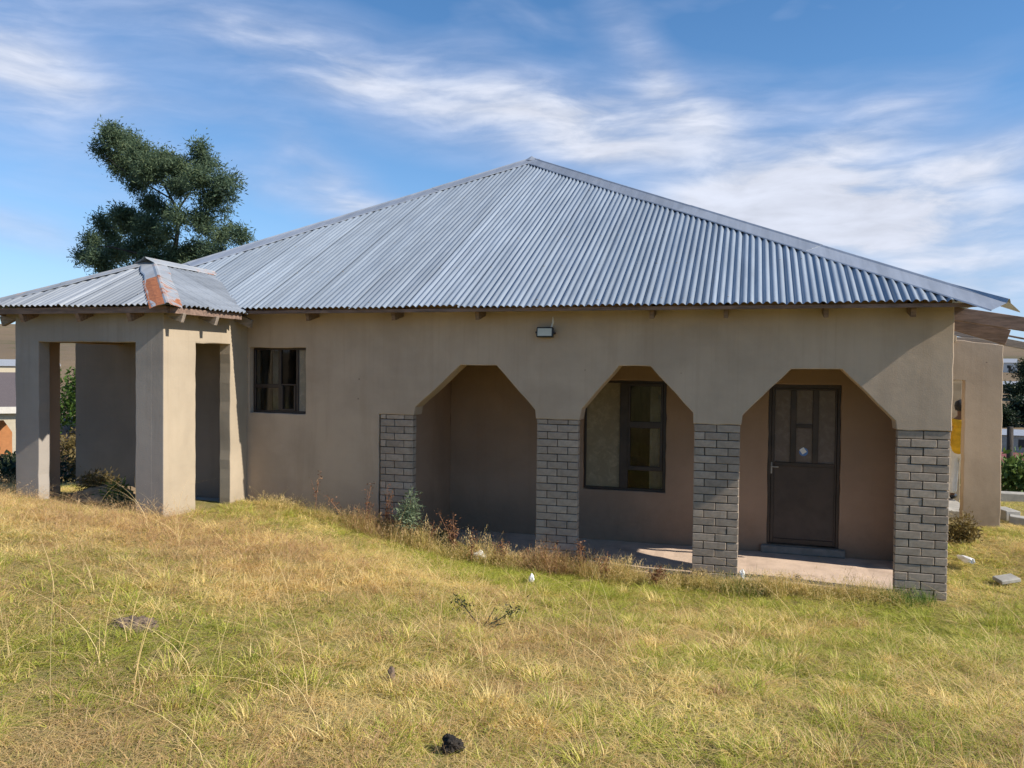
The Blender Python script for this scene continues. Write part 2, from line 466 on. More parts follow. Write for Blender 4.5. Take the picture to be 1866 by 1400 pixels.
def wall(name, m, parent, outer, holes, plane, a, b, bevel=.009, amp=.0055, butt=None, straight=None):
    """a slab from an outline in (s,z); plane 'y': s = x, thickness along y from a to b; plane 'x': s = y"""
    loops = [rough_line(outer, amp=amp, straight=straight)] + [rough_line(h, amp=amp) for h in holes]
    flat = [p for l in loops for p in l]
    tris = tessellate_polygon([[Vector((p[0], p[1], 0)) for p in l] for l in loops])
    n = len(flat)
    P = (lambda s, z, d: (s, d, z)) if plane == 'y' else (lambda s, z, d: (d, s, z))
    vs = [P(s, z, a) for s, z in flat] + [P(s, z, b) for s, z in flat]
    fs = [tuple(t) for t in tris] + [tuple(i+n for i in t[::-1]) for t in tris]
    k = 0
    for l in loops:
        m_ = len(l)
        for i in range(m_):
            p, q = k+i, k+(i+1) % m_
            fs.append((p, q, q+n, p+n))
        k += m_
    me = bpy.data.meshes.new(name); me.from_pydata(vs, [], fs)
    bm = bmesh.new(); bm.from_mesh(me); bmesh.ops.recalc_face_normals(bm, faces=bm.faces[:])
    if bevel:
        es = [e for e in bm.edges if len(e.link_faces) == 2 and e.calc_face_angle(0) > 1.2 and not (butt and all(butt(v.co) for v in e.verts))]
        bmesh.ops.bevel(bm, geom=es, offset=bevel, segments=2, affect='EDGES', profile=.5)
    bm.to_mesh(me); bm.free()
    return link(name, me, m, parent)


# ------------------------------------------------------------------ ground
CP = np.array([
    (-6.14, 0, .50), (-5.6, 0, .48), (-5.0, 0, .37), (-4.3, 0, .21), (-3.75, 0, .10), (-3.05, 0, -.02), (-2.3, 0, -.04), (-1.2, 0, -.07),
    (-.5, 0, -.08), (.8, 0, -.06), (1.5, 0, -.045), (1.9, 0, -.05), (3, 0, -.03),
    (-3, 1.5, -.08), (0, 1.5, -.12), (1.8, 1.6, -.06), (-5.5, 2, .1), (-2, 5, 0),
    (-6.22, -1.53, .545), (-6.6, -1.5, .55), (-8.33, -1.53, .67), (-7.2, -.7, .55), (-6.5, -.5, .5), (-9.5, -1, .64), (-9.5, 1.5, .30), (-9.3, 4, .05), (-12, 4, -.35), (-12, -1, .45), (-11, .8, .22),
    (2.6, 2, .05), (3.3, 3.5, .12), (4, 5, .06), (3, 1, -.02), (4.5, 1, -.02), (5.5, 7, -.05),
    (-4.8, -1.0, .43), (-3.6, -1, .20), (-2.5, -1, .05), (-1.2, -1, -.02), (.5, -1, -.03), (2, -1, 0),
    (-5, -2.2, .56), (-3.4, -2.2, .40), (-1.5, -2.2, .16), (.5, -2.2, .12), (2.5, -2.2, .12),
    (-7.5, -3, .80), (-5, -3.2, .63), (-3, -3.2, .44), (-1, -3.2, .28), (1, -3.2, .24), (3, -3, .22),
    (-7, -5.5, .95), (-4, -5.2, .68), (-1.5, -5.2, .53), (1, -5.2, .48), (4, -5.2, .42),
    (-8, -8.8, 1.1), (-4, -8.8, .86), (0, -8.8, .70), (4, -8.8, .62)])


def _tps(r2):
    return np.where(r2 < 1e-9, 0, r2*np.log(np.maximum(r2, 1e-12))*.5)


_d = ((CP[:, None, :2]-CP[None, :, :2])**2).sum(-1)
_n = len(CP)
_A = np.zeros((_n+3, _n+3)); _A[:_n, :_n] = _tps(_d) + np.eye(_n)*.02
_A[:_n, _n] = 1; _A[:_n, _n+1:] = CP[:, :2]; _A[_n:, :_n] = _A[:_n, _n:].T
_W = np.linalg.solve(_A, np.concatenate([CP[:, 2], np.zeros(3)]))


def vnoise(x, y, scale, seed=0, octv=3):
    x = np.asarray(x, float); y = np.asarray(y, float)
    out = np.zeros_like(x); amp = 1.0; tot = 0
    for o in range(octv):
        xs, ys = x*scale*(2**o)+seed*17.3, y*scale*(2**o)-seed*9.1
        xi, yi = np.floor(xs), np.floor(ys); fx, fy = xs-xi, ys-yi
        fx, fy = fx*fx*(3-2*fx), fy*fy*(3-2*fy)
        h = lambda a, b: np.modf(np.abs(np.sin(a*127.1+b*311.7+seed*74.7+o*13.1)*43758.5453))[0]
        out += amp*((h(xi, yi)*(1-fx)+h(xi+1, yi)*fx)*(1-fy)+(h(xi, yi+1)*(1-fx)+h(xi+1, yi+1)*fx)*fy)
        tot += amp; amp *= .5
    return out/tot


def sstep(v, a, b):
    t = np.clip((np.asarray(v, float)-a)/(b-a), 0, 1); return t*t*(3-2*t)


def ground(x, y):
    x = np.asarray(x, float); y = np.asarray(y, float)
    cx_, cy_ = np.clip(x, -12, 6), np.clip(y, -9, 7)
    r2 = (cx_[..., None]-CP[:, 0])**2+(cy_[..., None]-CP[:, 1])**2
    near = _tps(r2)@_W[:_n] + _W[_n] + _W[_n+1]*cx_ + _W[_n+2]*cy_
    near = near + (vnoise(x, y, 1.5, 3, 3)-.5)*.07
    dx = np.maximum(np.maximum(-12-x, x-6), 0); dy = np.maximum(y-7, 0); dyb = np.maximum(-9-y, 0)
    out = np.hypot(dx*.9, dy)
    pr_ = np.interp(out, [0, 3, 44, 99, 154, 234, 400, 800, 1600], [-.05, -.25, -4.9, -7.8, -7.5, -2.7, 11.5, 24, 30])
    pl_ = np.interp(out, [0, 3, 23, 40, 60, 80, 123, 340, 700, 1600], [.0, -.35, -2.3, -2.5, -2.9, -3.0, -1.2, 16, 24, 30])
    wl = sstep(x+.25*y, -2, -14)
    far_ = pr_*(1-wl)+pl_*wl + (vnoise(x, y, .008, 5, 3)-.5)*6*sstep(out, 150, 420)
    back = .05*np.minimum(dyb, 60)
    k_ = sstep(out, 0, 7)
    z = near*(1-k_) + far_*k_ + back
    z = z + (vnoise(x, y, .05, 8, 3)-.5)*.9*sstep(out+dyb, 20, 90)
    return z


def gz(x, y): return float(ground(np.array([x]), np.array([y]))[0])


def axis(lo, hi, near_lo, near_hi, step):
    a = list(np.arange(near_lo, near_hi+1e-6, step)); s = step
    p = near_hi
    while p < hi: s = min(s*1.13, 26); p += s; a.append(p)
    s = step; p = near_lo
    while p > lo: s = min(s*1.13, 26); p -= s; a.insert(0, p)
    return np.array(a)


gx = axis(-900, 900, -11, 5.5, .11); gy = axis(-300, 900, -9, 6, .11)
GX, GY = np.meshgrid(gx, gy)
GZ = ground(GX, GY)
nx_, ny_ = len(gx), len(gy)
ii = np.arange(nx_*ny_).reshape(ny_, nx_)
quads = np.stack([ii[:-1, :-1], ii[:-1, 1:], ii[1:, 1:], ii[1:, :-1]], -1).reshape(-1, 4)
gme = bpy.data.meshes.new('ground')
gme.vertices.add(nx_*ny_); gme.vertices.foreach_set('co', np.stack([GX, GY, GZ], -1).astype('f').ravel())
gme.loops.add(quads.size); gme.loops.foreach_set('vertex_index', quads.ravel().astype('i'))
gme.polygons.add(len(quads)); gme.polygons.foreach_set('loop_start', np.arange(0, quads.size, 4).astype('i'))
gme.polygons.foreach_set('loop_total', np.full(len(quads), 4, 'i'))
gme.polygons.foreach_set('use_smooth', np.ones(len(quads), bool))
gme.update(); gme.validate()

gm = bpy.data.materials.new('veld_ground'); gm.use_nodes = True
t = NT(gm.node_tree); b = gm.node_tree.nodes['Principled BSDF']
pos = t.n('ShaderNodeNewGeometry').outputs['Position']
n1 = t.noise(pos, .9, 6, .6); n2 = t.noise(pos, 7, 6, .7); n3 = t.noise(pos, 55, 5, .7)
near = t.mix(t.rng(n1, .35, .65), (.46, .35, .15), (.36, .32, .09))
near = t.mix(t.math('MULTIPLY', t.rng(n2, .4, .7), .65), near, (.52, .41, .19))
near = t.mix(t.math('MULTIPLY', t.rng(n3, .45, .7), .8), near, (.075, .052, .028))
f1 = t.noise(pos, .012, 6, .6); f2 = t.noise(pos, .09, 6, .65)
far = t.mix(t.rng(f1, .35, .65), (.23, .165, .10), (.175, .13, .085))
far = t.mix(t.math('MULTIPLY', t.rng(f2, .48, .7), .7), far, (.10, .10, .045))
cdn = t.n('ShaderNodeVectorMath', operation='DISTANCE'); t.put(cdn.inputs[0], pos); cdn.inputs[1].default_value = (-3, -3, 0)
t.put(b.inputs['Base Color'], t.mix(t.rng(cdn.outputs['Value'], 12, 45), near, far))
b.inputs['Roughness'].default_value = .95; b.inputs['Specular IOR Level'].default_value = .1
bn = t.n('ShaderNodeBump'); bn.inputs['Distance'].default_value = .03
t.put(bn.inputs['Height'], t.math('ADD', t.noise(pos, 26, 6, .7), t.noise(pos, 110, 3, .7))); t.put(b.inputs['Normal'], bn.outputs[0])
tag(link('ground', gme, gm), kind='structure')

# ------------------------------------------------------------------ the house
H = thing('house', 'long beige plastered house with grey brick pillars and silver corrugated hip roof', 'house', (0, 0, 0))
XL, XR, ZT = -9.0, 1.94, 2.94
PW = [(-4.33, -3.90), (-2.345, -1.86), (-.57, -.09), (1.452, 1.935)]
BT = 1.675
XP = -6.3
front = [(XP, -.35), (-4.35, -.35), (-4.35, BT), (-3.885, BT), (-3.868, 1.772), (-3.292, 2.286), (-2.841, 2.288), (-2.368, 1.778),
         (-2.358, BT), (-1.845, BT), (-1.822, 1.798), (-1.402, 2.295), (-1.051, 2.294), (-.585, 1.795), (-.582, BT), (-.078, BT),
         (-.066, 1.78), (.416, 2.281), (.917, 2.286), (1.429, 1.763), (1.440, BT), (1.948, BT), (1.94, ZT), (XP, ZT)]
W1 = (-6.19, -5.37, 1.645, 2.485)
wall('front_wall', M_FRONT_SHADE, H, front, [[(W1[0], W1[2]), (W1[1], W1[2]), (W1[1], W1[3]), (W1[0], W1[3])]], 'y', 0, .25)
M_PORCHBACK_SHADE = plaster('plaster_porch_back_shade', (.245, .195, .155), .3)  # same facade wall, darkened: porch shade put into the plaster colour
wall('porch_back_wall', M_PORCHBACK_SHADE, H, [(XL, -.35), (XP, -.35), (XP, ZT), (XL, ZT)], [], 'y', .0005, .25, bevel=0)
# veranda back wall with door and window openings
W2 = (-2.10, -1.02, .665, 2.11)
D = (.235, 1.07, .10, 2.095)
VY = 1.5
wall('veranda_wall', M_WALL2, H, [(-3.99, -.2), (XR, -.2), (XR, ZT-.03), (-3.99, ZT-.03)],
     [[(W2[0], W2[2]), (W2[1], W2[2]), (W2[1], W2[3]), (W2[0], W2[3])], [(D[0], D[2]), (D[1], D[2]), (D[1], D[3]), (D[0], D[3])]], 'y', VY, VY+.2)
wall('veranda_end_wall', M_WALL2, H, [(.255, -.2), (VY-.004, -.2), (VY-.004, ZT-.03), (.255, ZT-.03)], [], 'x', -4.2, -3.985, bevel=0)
# open veranda end towards the sun: a lintel with chamfered corners over a back jamb
wall('veranda_end_arch', M_WALL, H, [(.254, BT), (.30, BT), (.30, 1.77), (.62, 2.29), (.85, 2.29), (1.02, 1.95), (1.02, -.2), (VY-.004, -.2), (VY-.004, ZT-.03), (.254, ZT-.03)], [], 'x', 1.69, 1.938)
wall('side_wall', M_WALL, H, [(VY+.204, -.3), (11.2, -.3), (11.2, ZT-.03), (VY+.204, ZT-.03)], [], 'x', 1.72, 1.938, bevel=0)
wall('side_wall', M_WALL, H, [(.254, -.3), (11.2, -.3), (11.2, ZT-.03), (.254, ZT-.03)], [], 'x', XL, XL+.22, bevel=0)
wall('back_wall', M_WALL, H, [(XL, -.3), (XR, -.3), (XR, ZT-.03), (XL, ZT-.03)], [], 'y', 11.205, 11.4, bevel=0)
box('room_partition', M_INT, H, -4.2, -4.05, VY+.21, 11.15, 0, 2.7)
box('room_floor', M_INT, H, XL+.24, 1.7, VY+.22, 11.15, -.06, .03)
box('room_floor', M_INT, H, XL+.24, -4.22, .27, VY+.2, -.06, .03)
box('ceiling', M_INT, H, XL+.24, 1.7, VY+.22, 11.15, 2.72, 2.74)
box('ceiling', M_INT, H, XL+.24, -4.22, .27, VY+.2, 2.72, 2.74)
wall('veranda_floor', M_FLOOR, H, [(-3.98, -.09), (-3.98, .0), (1.93, .002), (1.93, -.09)], [], 'y', .05, VY-.006, bevel=.006, amp=.006)
box('veranda_footing', M_CONC_DARK, H, -3.97, 1.92, .04, VY-.01, -.5, -.092)
box('door_step', M_CONC_DARK, H, D[0]-.07, D[1]+.07, VY-.07, VY-.002, .004, .098, .01)

# brick pillars: core of mortar, every front brick its own object
brick_meshes = {}


def brick_mesh(w_, d_, h_):
    k = (round(w_, 3), round(d_, 3), round(h_, 3))
    if k not in brick_meshes:
        bb = MB(); bb.box(-w_/2, w_/2, 0, d_, 0, h_)
        me = bb.mesh('brick'); bm = bmesh.new(); bm.from_mesh(me)
        bmesh.ops.bevel(bm, geom=bm.edges[:], offset=.004, segments=1, affect='EDGES')
        bm.to_mesh(me); bm.free(); me.materials.append(M_BRICK)
        brick_meshes[k] = me
    return brick_meshes[k]


FY = .010
for pi, (x0, x1) in enumerate(PW):
    nb = 21
    core = MB(); core.box(x0+.016, x1-.016, FY+.02, .119, -.3, BT-.002)
    P = core.build('brick_pillar', M_MORTAR, H)
    fl = x1-.485
    for c in range(nb):
        zt = BT-.006-c*.085; h_ = .0775
        if c == 0 and pi in (0, 1): h_ = .05; zt = BT-.004
        elif pi in (0, 1): zt += .028
        cuts = [0, .5, 1] if (c % 2 == (0 if pi in (2, 3) else 1)) else [0, .26, .755, 1]
        if pi == 2: cuts = [0, .5, 1] if c % 2 == 0 else [0, .245, .75, 1]
        for a, b_ in zip(cuts[:-1], cuts[1:]):
            xa, xb = fl+a*.485+.004, fl+b_*.485-.004
            if a == 0: xa = fl
            if b_ == 1: xb = x1
            xa = max(xa, x0)
            if xb-xa < .03: continue
            o = bpy.data.objects.new('brick', brick_mesh(xb-xa, .105, h_))
            COL.objects.link(o); o.parent = P
            o.location = ((xa+xb)/2 + random.uniform(-.0012, .0012), FY+random.uniform(-.003, .0025), zt-h_+random.uniform(-.0012, .0012))
            o.rotation_euler = (random.uniform(-.006, .006), random.uniform(-.006, .006), random.uniform(-.008, .008))


# ------------------------------------------------------------------ windows, door
def window(parent, name, m_frame, bars, panes, y, dep=.035):
    """bars and panes are (x0,x1,z0,z1)"""
    f = MB()
    for q in bars: f.box(q[0], q[1], y+q[4] if len(q) > 4 else y, y+dep, q[2], q[3])
    o = f.build('window', m_frame, parent, bevel=.003)
    for q in panes:
        p = MB(); p.box(q[0], q[1], y+.016, y+.021, q[2], q[3])
        p.build('pane', q[4] if len(q) > 4 else M_GLASS, o)
    return o


def curtain(parent, m, x0, x1, z0, z1, y, amp=.02, freq=26):
    n = 60; vs = []; fs = []
    for i in range(n+1):
        x = x0+(x1-x0)*i/n
        d = amp*math.sin(freq*x+1.3*math.sin(5*x))+random.uniform(-.002, .002)
        vs += [(x, y+d, z0), (x, y+d*.7, z1)]
        if i: fs.append((2*i-2, 2*i, 2*i+1, 2*i-1))
    mb = MB(); mb.add(vs, fs)
    o = mb.build('curtain', m, parent, smooth=True)
    so_ = o.modifiers.new('thickness', 'SOLIDIFY'); so_.thickness = .003
    return o


fr = .03
x0, x1, z0, z1 = W1
yw = .085
b1 = [(x0, x1, z1-fr, z1), (x0, x1, z0, z0+fr), (x0, x0+fr, z0+fr, z1-fr), (x1-fr, x1, z0+fr, z1-fr),
      (-5.815, -5.775, z0+fr, z1-fr, -.008), (-5.56, -5.525, z0+fr, z1-fr), (x0+fr, -5.815, 1.965, 2.015, -.006),
      (-5.775, -5.56, 2.0, 2.02), (-5.775, -5.75, z0+fr, 2.0, -.014), (-5.585, -5.56, z0+fr, 2.0, -.014), (-5.75, -5.585, z0+fr, z0+fr+.025, -.014)]
pn1 = [(x0+fr-.004, -5.811, 2.011, z1-fr+.004), (x0+fr-.004, -5.811, z0+fr-.004, 1.969), (-5.779, -5.556, 2.016, z1-fr+.004),
       (-5.754, -5.581, z0+fr+.02, 2.004), (-5.529, x1-fr+.004, z0+fr-.004, z1-fr+.004, M_GLASS_PALE)]
w1o = window(H, 'window', M_STEEL, b1, pn1, yw)
curtain(w1o, M_CURTAIN2, -5.56, x1, z0, z1, yw+.10)
curtain(w1o, M_CURTAIN2, -6.01, -5.86, z0, z1, yw+.16, .012)
x0, x1, z0, z1 = W2
yw = VY+.05
b2 = [(x0, x1, z1-.035, z1), (x0, x1, z0, z0+.035), (x0, x0+.03, z0+.035, z1-.035), (x1-.045, x1, z0+.035, z1-.035),
      (-1.625, -1.515, z0+.035, z1-.035, -.012), (-1.515, x1-.045, 1.49, 1.575, -.012), (-1.515, x1-.045, .935, .99, -.012),
      (-1.515, -1.485, .99, 1.49, -.02), (-1.10, -1.065, .99, 1.49, -.02), (-1.515, x1-.045, 2.035, 2.075, -.02), (-1.515, -1.49, 1.575, 2.035, -.02), (-1.095, -1.065, 1.575, 2.035, -.02)]
pn2 = [(x0+.026, -1.621, z0+.031, z1-.031, M_GLASS_TAN), (-1.492, -1.09, 1.571, 2.04), (-1.489, -1.096, .986, 1.494), (-1.519, x1-.041, z0+.031, .939)]
w2o = window(H, 'window', M_STEEL, b2, pn2, yw)
w2o['label'] = 'brown steel veranda window with one tall curtained pane'
curtain(w2o, M_CURTAIN, x0+.01, -1.56, z0-.02, z1, yw+.036, .006, 34)
curtain(w2o, M_CURTAIN2, -1.24, x1+.05, z0-.02, z1, yw+.06, .012, 30)  # added pale cloth in place of the bright reflection in these panes

x0, x1, z0, z1 = D
yd = VY+.03
dm = MB()
dm.box(x0, x1, yd, yd+.06, z1-.045, z1); dm.box(x0, x0+.035, yd, yd+.06, z0, z1-.045); dm.box(x1-.035, x1, yd, yd+.06, z0, z1-.045)
door = dm.build('door', M_STEEL, H, bevel=.003)
lf = MB()
yl = yd+.012
cols = [(.311, .493), (.561, .751), (.819, 1.009)]
lf.box(x0+.037, cols[0][0], yl, yl+.04, z0+.01, z1-.047); lf.box(cols[2][1], x1-.037, yl, yl+.04, z0+.01, z1-.047)
lf.box(cols[0][1], cols[1][0], yl, yl+.04, 1.126, 2.02); lf.box(cols[1][1], cols[2][0], yl, yl+.04, 1.126, 2.02)
lf.box(cols[0][0], cols[2][1], yl, yl+.04, 2.02, z1-.047); lf.box(cols[0][0], cols[2][1], yl, yl+.04, 1.075, 1.126)
lf.box(cols[1][0], cols[1][1], yl, yl+.04, 1.553, 1.60); lf.box(cols[0][0], cols[2][1], yl, yl+.04, z0+.01, z0+.075)
lf.build('door_leaf', M_STEEL, door, bevel=.004)
pn = MB(); pn.box(cols[0][0]-.01, cols[2][1]+.01, yl+.014, yl+.022, z0+.07, 1.08); pn.build('door_panel', M_DOORP, door)
for q in [(cols[0][0], cols[0][1], 1.126, 2.02), (cols[2][0], cols[2][1], 1.126, 2.02), (cols[1][0], cols[1][1], 1.6, 2.02), (cols[1][0], cols[1][1], 1.126, 1.553)]:
    pp = MB(); pp.box(q[0]-.004, q[1]+.004, yl+.016, yl+.021, q[2]-.004, q[3]+.004); pp.build('pane', M_GLASS_OBSC, door)
hd = MB(); hd.box(.262, .288, yl-.006, yl+.001, .98, 1.12); hd.tube([(.275, yl-.004, 1.07), (.275, yl-.045, 1.07), (.36, yl-.05, 1.068)], .008, 8)
hd.build('door_handle', M_CONC, door)
st = MB(); n = 24; cx_, cz_ = .652, 1.262
st.add([(cx_+.052*math.cos(2*math.pi*k/n), yl+.0135, cz_+.052*math.sin(2*math.pi*k/n)) for k in range(n)] +
       [(cx_+.052*math.cos(2*math.pi*k/n), yl+.0155, cz_+.052*math.sin(2*math.pi*k/n)) for k in range(n)],
       [tuple(range(n))] + [(k, k+n, (k+1) % n+n, (k+1) % n) for k in range(n)])
stk = st.build('sticker', M_BLUE, door)
s2 = MB(); ca, sa = math.cos(.62), math.sin(.62)
q4 = [(-.03, -.034), (.03, -.034), (.03, .034), (-.03, .034)]
s2.add([(cx_-.006+a*ca-b_*sa, yl+yy, cz_+.012+a*sa+b_*ca) for yy in (.0105, .0128) for a, b_ in q4],
       [(0, 1, 2, 3), (7, 6, 5, 4), (0, 4, 5, 1), (1, 5, 6, 2), (2, 6, 7, 3), (3, 7, 4, 0)])
s2.build('sticker_emblem', M_WHITE, door)

# ------------------------------------------------------------------ roofs
PITCH_C = .0762


def corr(name, m, parent, s0, s1, base, top, frame, amp=.0125, nsub=1, lift=0.0, jit=1.0):
    """corrugated sheet between eave coordinates s0..s1. frame(s, d, h) -> xyz; base(s), top(s) = start and end distance up the slope"""
    spp = 8
    n = max(2, int(round((s1-s0)/PITCH_C*spp)))
    ks = np.arange(n+1); ss = s0+(s1-s0)*ks/n
    crest = np.floor(ss/PITCH_C+.5).astype(int)
    cr = {c: (1+random.uniform(-.25, .2)*jit, random.gauss(0, .085)*jit) for c in range(crest.min()-1, crest.max()+2)}
    vs = []; fs = []; rows = nsub+1
    for s, c in zip(ss, crest):
        a, ph = cr[c]
        cw = math.cos(2*math.pi*s/PITCH_C)
        h = amp*a*(cw+.3*(1-cw*cw)) + ph*(s-c*PITCH_C) + lift*(s-s0)/(s1-s0)
        d0, d1 = base(s), max(top(s), base(s)+.002)
        for r in range(rows):
            d = d0+(d1-d0)*r/nsub
            vs.append(frame(s, d, h+.0035*jit*math.sin(s*2.1+d*1.7+ph*3)*math.sin(d*1.1+s*.6)))
    for i in range(n):
        for r in range(nsub):
            a = i*rows+r; fs.append((a, a+rows, a+rows+1, a+1))
    mb = MB(); mb.add(vs, fs)
    o = mb.build(name, m, parent, smooth=True)
    return o


def slope_frame(o, sd, ud):
    o, sd, ud = Vector(o), Vector(sd).normalized(), Vector(ud).normalized()
    nn = sd.cross(ud).normalized()
    if nn.z < 0: nn = -nn
    return lambda s, d, h: tuple(o+sd*s+ud*d+nn*h)


K = .545
EY, EZ, EXL, EXR = -.40, 2.95, -9.30, 2.20
APX, APY = -3.93, 5.40
APZ = EZ+K*(APY-EY)
RB = 8.0                                   # back end of the ridge
kc = math.sqrt(1+K*K)
roof = MB()
roof.box(XL-.3, 2.2, -.36, -.318, 2.893, 2.93)
roofo = roof.build('roof', M_FASCIA, H)
# front hip end, sheet by sheet
fr_ = slope_frame((0, EY, EZ), (1, 0, 0), (0, 1, K))


def top_front(s):
    if s < APX: y = EY+(APY-EY)*(s-EXL)/(APX-EXL)
    else: y = EY+(APY-EY)*(EXR-s)/(EXR-APX)
    return max(0.0, (y-EY))*kc


COVER = 9*PITCH_C
s = math.floor(EXL/PITCH_C)*PITCH_C+.02
i = 0
while s < EXR-.02:
    a, b_ = max(s, EXL), min(s+COVER+.5*PITCH_C, EXR)
    off = random.uniform(-.018, .016)
    if b_-a > .05:
        sh = corr('roof_sheet', M_ROOF, roofo, a, b_, lambda q, off=off: off, top_front, fr_, lift=.006, nsub=8)
    s += COVER; i += 1
# the other slopes are out of sight from the yard: plain corrugated runs
Dx = EXR-APX; KR = (APZ-EZ)/Dx; krc = math.sqrt(1+KR*KR)
fr_r = slope_frame((EXR, 0, EZ), (0, 1, 0), (-1, 0, KR))
YB = RB+(APY-EY)


def top_side(D_, kc_):
    def f(q):
        if q < APY: x = (q-EY)/(APY-EY)*D_
        elif q < RB: x = D_
        else: x = (YB-q)/(YB-RB)*D_
        return max(0, x)*kc_
    return f


corr('roof_slope', M_ROOF, roofo, EY, YB, lambda q: 0, top_side(Dx, krc), fr_r)
DxL = APX-EXL; KL = (APZ-EZ)/DxL; klc = math.sqrt(1+KL*KL)
corr('roof_slope', M_ROOF, roofo, EY, YB, lambda q: 0, top_side(DxL, klc), slope_frame((EXL, 0, EZ), (0, 1, 0), (1, 0, KL)))
corr('roof_slope', M_ROOF, roofo, EXL, EXR, lambda q: 0, top_front, slope_frame((0, YB, EZ), (1, 0, 0), (0, -1, K)))


def cap_run(a, b_, n1, n2, width, m, parent, nseg, rise=.018, name='ridge_cap', mats=None, jit=.004, kick=0):
    """folded cap pieces from a (low) to b: a wing down each of the two slopes (unit vectors n1, n2 lie in the slopes), rolled crown"""
    a, b_ = Vector(a), Vector(b_); d = b_-a; L = d.length; dn = d.normalized()
    n1, n2 = Vector(n1).normalized(), Vector(n2).normalized()
    for k in range(nseg):
        p = a+dn*(L*k/nseg-(.05 if k else 0)); q = a+dn*(L*(k+1)/nseg)
        lift = rise+.004*(k % 2)
        prof = [(n1, width, -.004), (n1, width-.012, .004), (n1, .035, .004), (n1, .012, .016), (n2, .012, .016), (n2, .035, .004), (n2, width-.012, .004), (n2, width, -.004)]
        mb = MB(); rows = 5; vs = []
        jl = [random.uniform(-jit, jit) for _ in range(rows)]; jw = [random.uniform(-jit*2, jit*2) for _ in range(rows)]
        for r in range(rows):
            c = p+(q-p)*r/(rows-1)
            for pi_, (nv, wd, hh) in enumerate(prof):
                e = kick if (k == 0 and r == 0 and pi_ in (3, 4)) else 0
                vs.append(c+nv*(wd+(jw[r] if wd > .1 else 0))+Vector((0, 0, lift+hh+e+(jl[r] if wd > .05 else 0))))
        np_ = len(prof)
        fs = [(r*np_+j, r*np_+j+1, (r+1)*np_+j+1, (r+1)*np_+j) for r in range(rows-1) for j in range(np_-1)]
        mb.add(vs, fs)
        o = mb.build(name, mats[k % len(mats)] if mats else m, parent, smooth=False)
        o.modifiers.new('thickness', 'SOLIDIFY').thickness = .0015


apex = Vector((APX, APY, APZ)); cr_ = Vector((EXR, EY, EZ)); cl_ = Vector((EXL, EY, EZ))


def wing(hip, plane_u, plane_v):
    """direction lying in the slope spanned by plane_u (along eave) and plane_v (up slope), square to the hip, pointing down"""
    nn = Vector(plane_u).cross(Vector(plane_v)).normalized()
    wv_ = hip.normalized().cross(nn)
    return wv_ if wv_.z < 0 else -wv_


hr, hl = apex-cr_, apex-cl_
cap_run(cr_-hr.normalized()*.13, apex, wing(hr, (1, 0, 0), (0, 1, K)), wing(hr, (0, 1, 0), (-1, 0, KR)), .26, M_CAP, roofo, 4, kick=.02)
cap_run(cl_, apex, wing(hl, (1, 0, 0), (0, 1, K)), wing(hl, (0, 1, 0), (1, 0, KL)), .26, M_CAP, roofo, 4)
bk_ = Vector((APX, RB, APZ))
cap_run(apex, bk_, Vector((1, 0, -KR)), Vector((-1, 0, -KL)), .17, M_CAP, roofo, 2)
tip = MB()
for ang in range(8):
    a = ang*math.pi/4
    tip.v.append(tuple(apex+Vector((math.cos(a)*.16, math.sin(a)*.16-.03, -.035-.03*abs(math.sin(a))))))
tip.v.append(tuple(apex+Vector((0, -.02, .055))))
tip.f += [(k, (k+1) % 8, 8) for k in range(8)]
tip.build('ridge_cap', M_CAP, roofo)
# roofing screws, three rows
scw = MB()
for row, dd in enumerate((.12, 1.15, 2.2, 3.25, 4.3, 5.4)):
    c = math.ceil(EXL/PITCH_C)
    while c*PITCH_C < EXR:
        q = c*PITCH_C
        if dd < top_front(q)-.12 and (c % 3 == row % 3 or random.random() < .12):
            o_ = Vector(fr_(q, dd+random.uniform(-.02, .02), .010)); rr = .013
            k = len(scw.v)
            for a in range(6): scw.v.append(tuple(o_+Vector((rr*math.cos(a*1.047), rr*.88*math.sin(a*1.047), rr*.48*math.sin(a*1.047)))))
            scw.v.append(tuple(o_+Vector((0, -.005, .009))))
            scw.f += [(k+a, k+(a+1) % 6, k+6) for a in range(6)]
        c += 1
scw.build('roof_screw', M_CONC_DARK, roofo)['kind'] = 'stuff'
# rafter tails under the eave
for x in (-8.4, -7.3, -6.3, -5.2, -4.05, -3.0, -1.02, -.25, .73, 1.53):
    b_ = MB(); b_.beam((x, -.25, 2.855), (x, .26, 2.855+.24*K), .045, .10)
    b_.build('rafter', M_WOOD, roofo)
bf = MB(); bf.box(XL, XR-.01, .05, .2, ZT+.001, ZT+.12); bf.build('beam_fill', M_WALL2, roofo)

# ---------------------------------------------------------------- porch on the left
PX0, PX1, PY0 = -8.33, -6.22, -1.535
T = .16
wall('porch_front_wall', M_WALL_SHADE, H, [(PX0, .1), (-7.98, .1), (-7.98, 2.508), (-6.60, 2.503), (-6.60, .1), (PX1-T, .1), (PX1-T, 2.89), (PX0, 2.89)], [], 'y', PY0, PY0+T, butt=lambda c: c.x > PX1-T-.01, straight=lambda p: p[0] > PX1-T-.01)
psw = wall('porch_side_wall', M_WALL, H, [(PY0+.0005, .1), (-1.0, .1), (-1.0, 2.51), (-.353, 2.515), (-.353, .1), (-.003, .1), (-.003, 2.89), (PY0+.0005, 2.89)], [], 'x', PX1-T, PX1, butt=lambda c: c.x < PX1-T+.01 and c.y < PY0+.05, straight=lambda p: p[0] < PY0+.01)
psw.data.materials.append(M_WALL_SHADE)                   # the yard face of the corner takes the shade-darkened plaster colour of the front
for pl_ in psw.data.polygons:
    if pl_.normal.y < -.6 and pl_.center.y < PY0+.03: pl_.material_index = 1
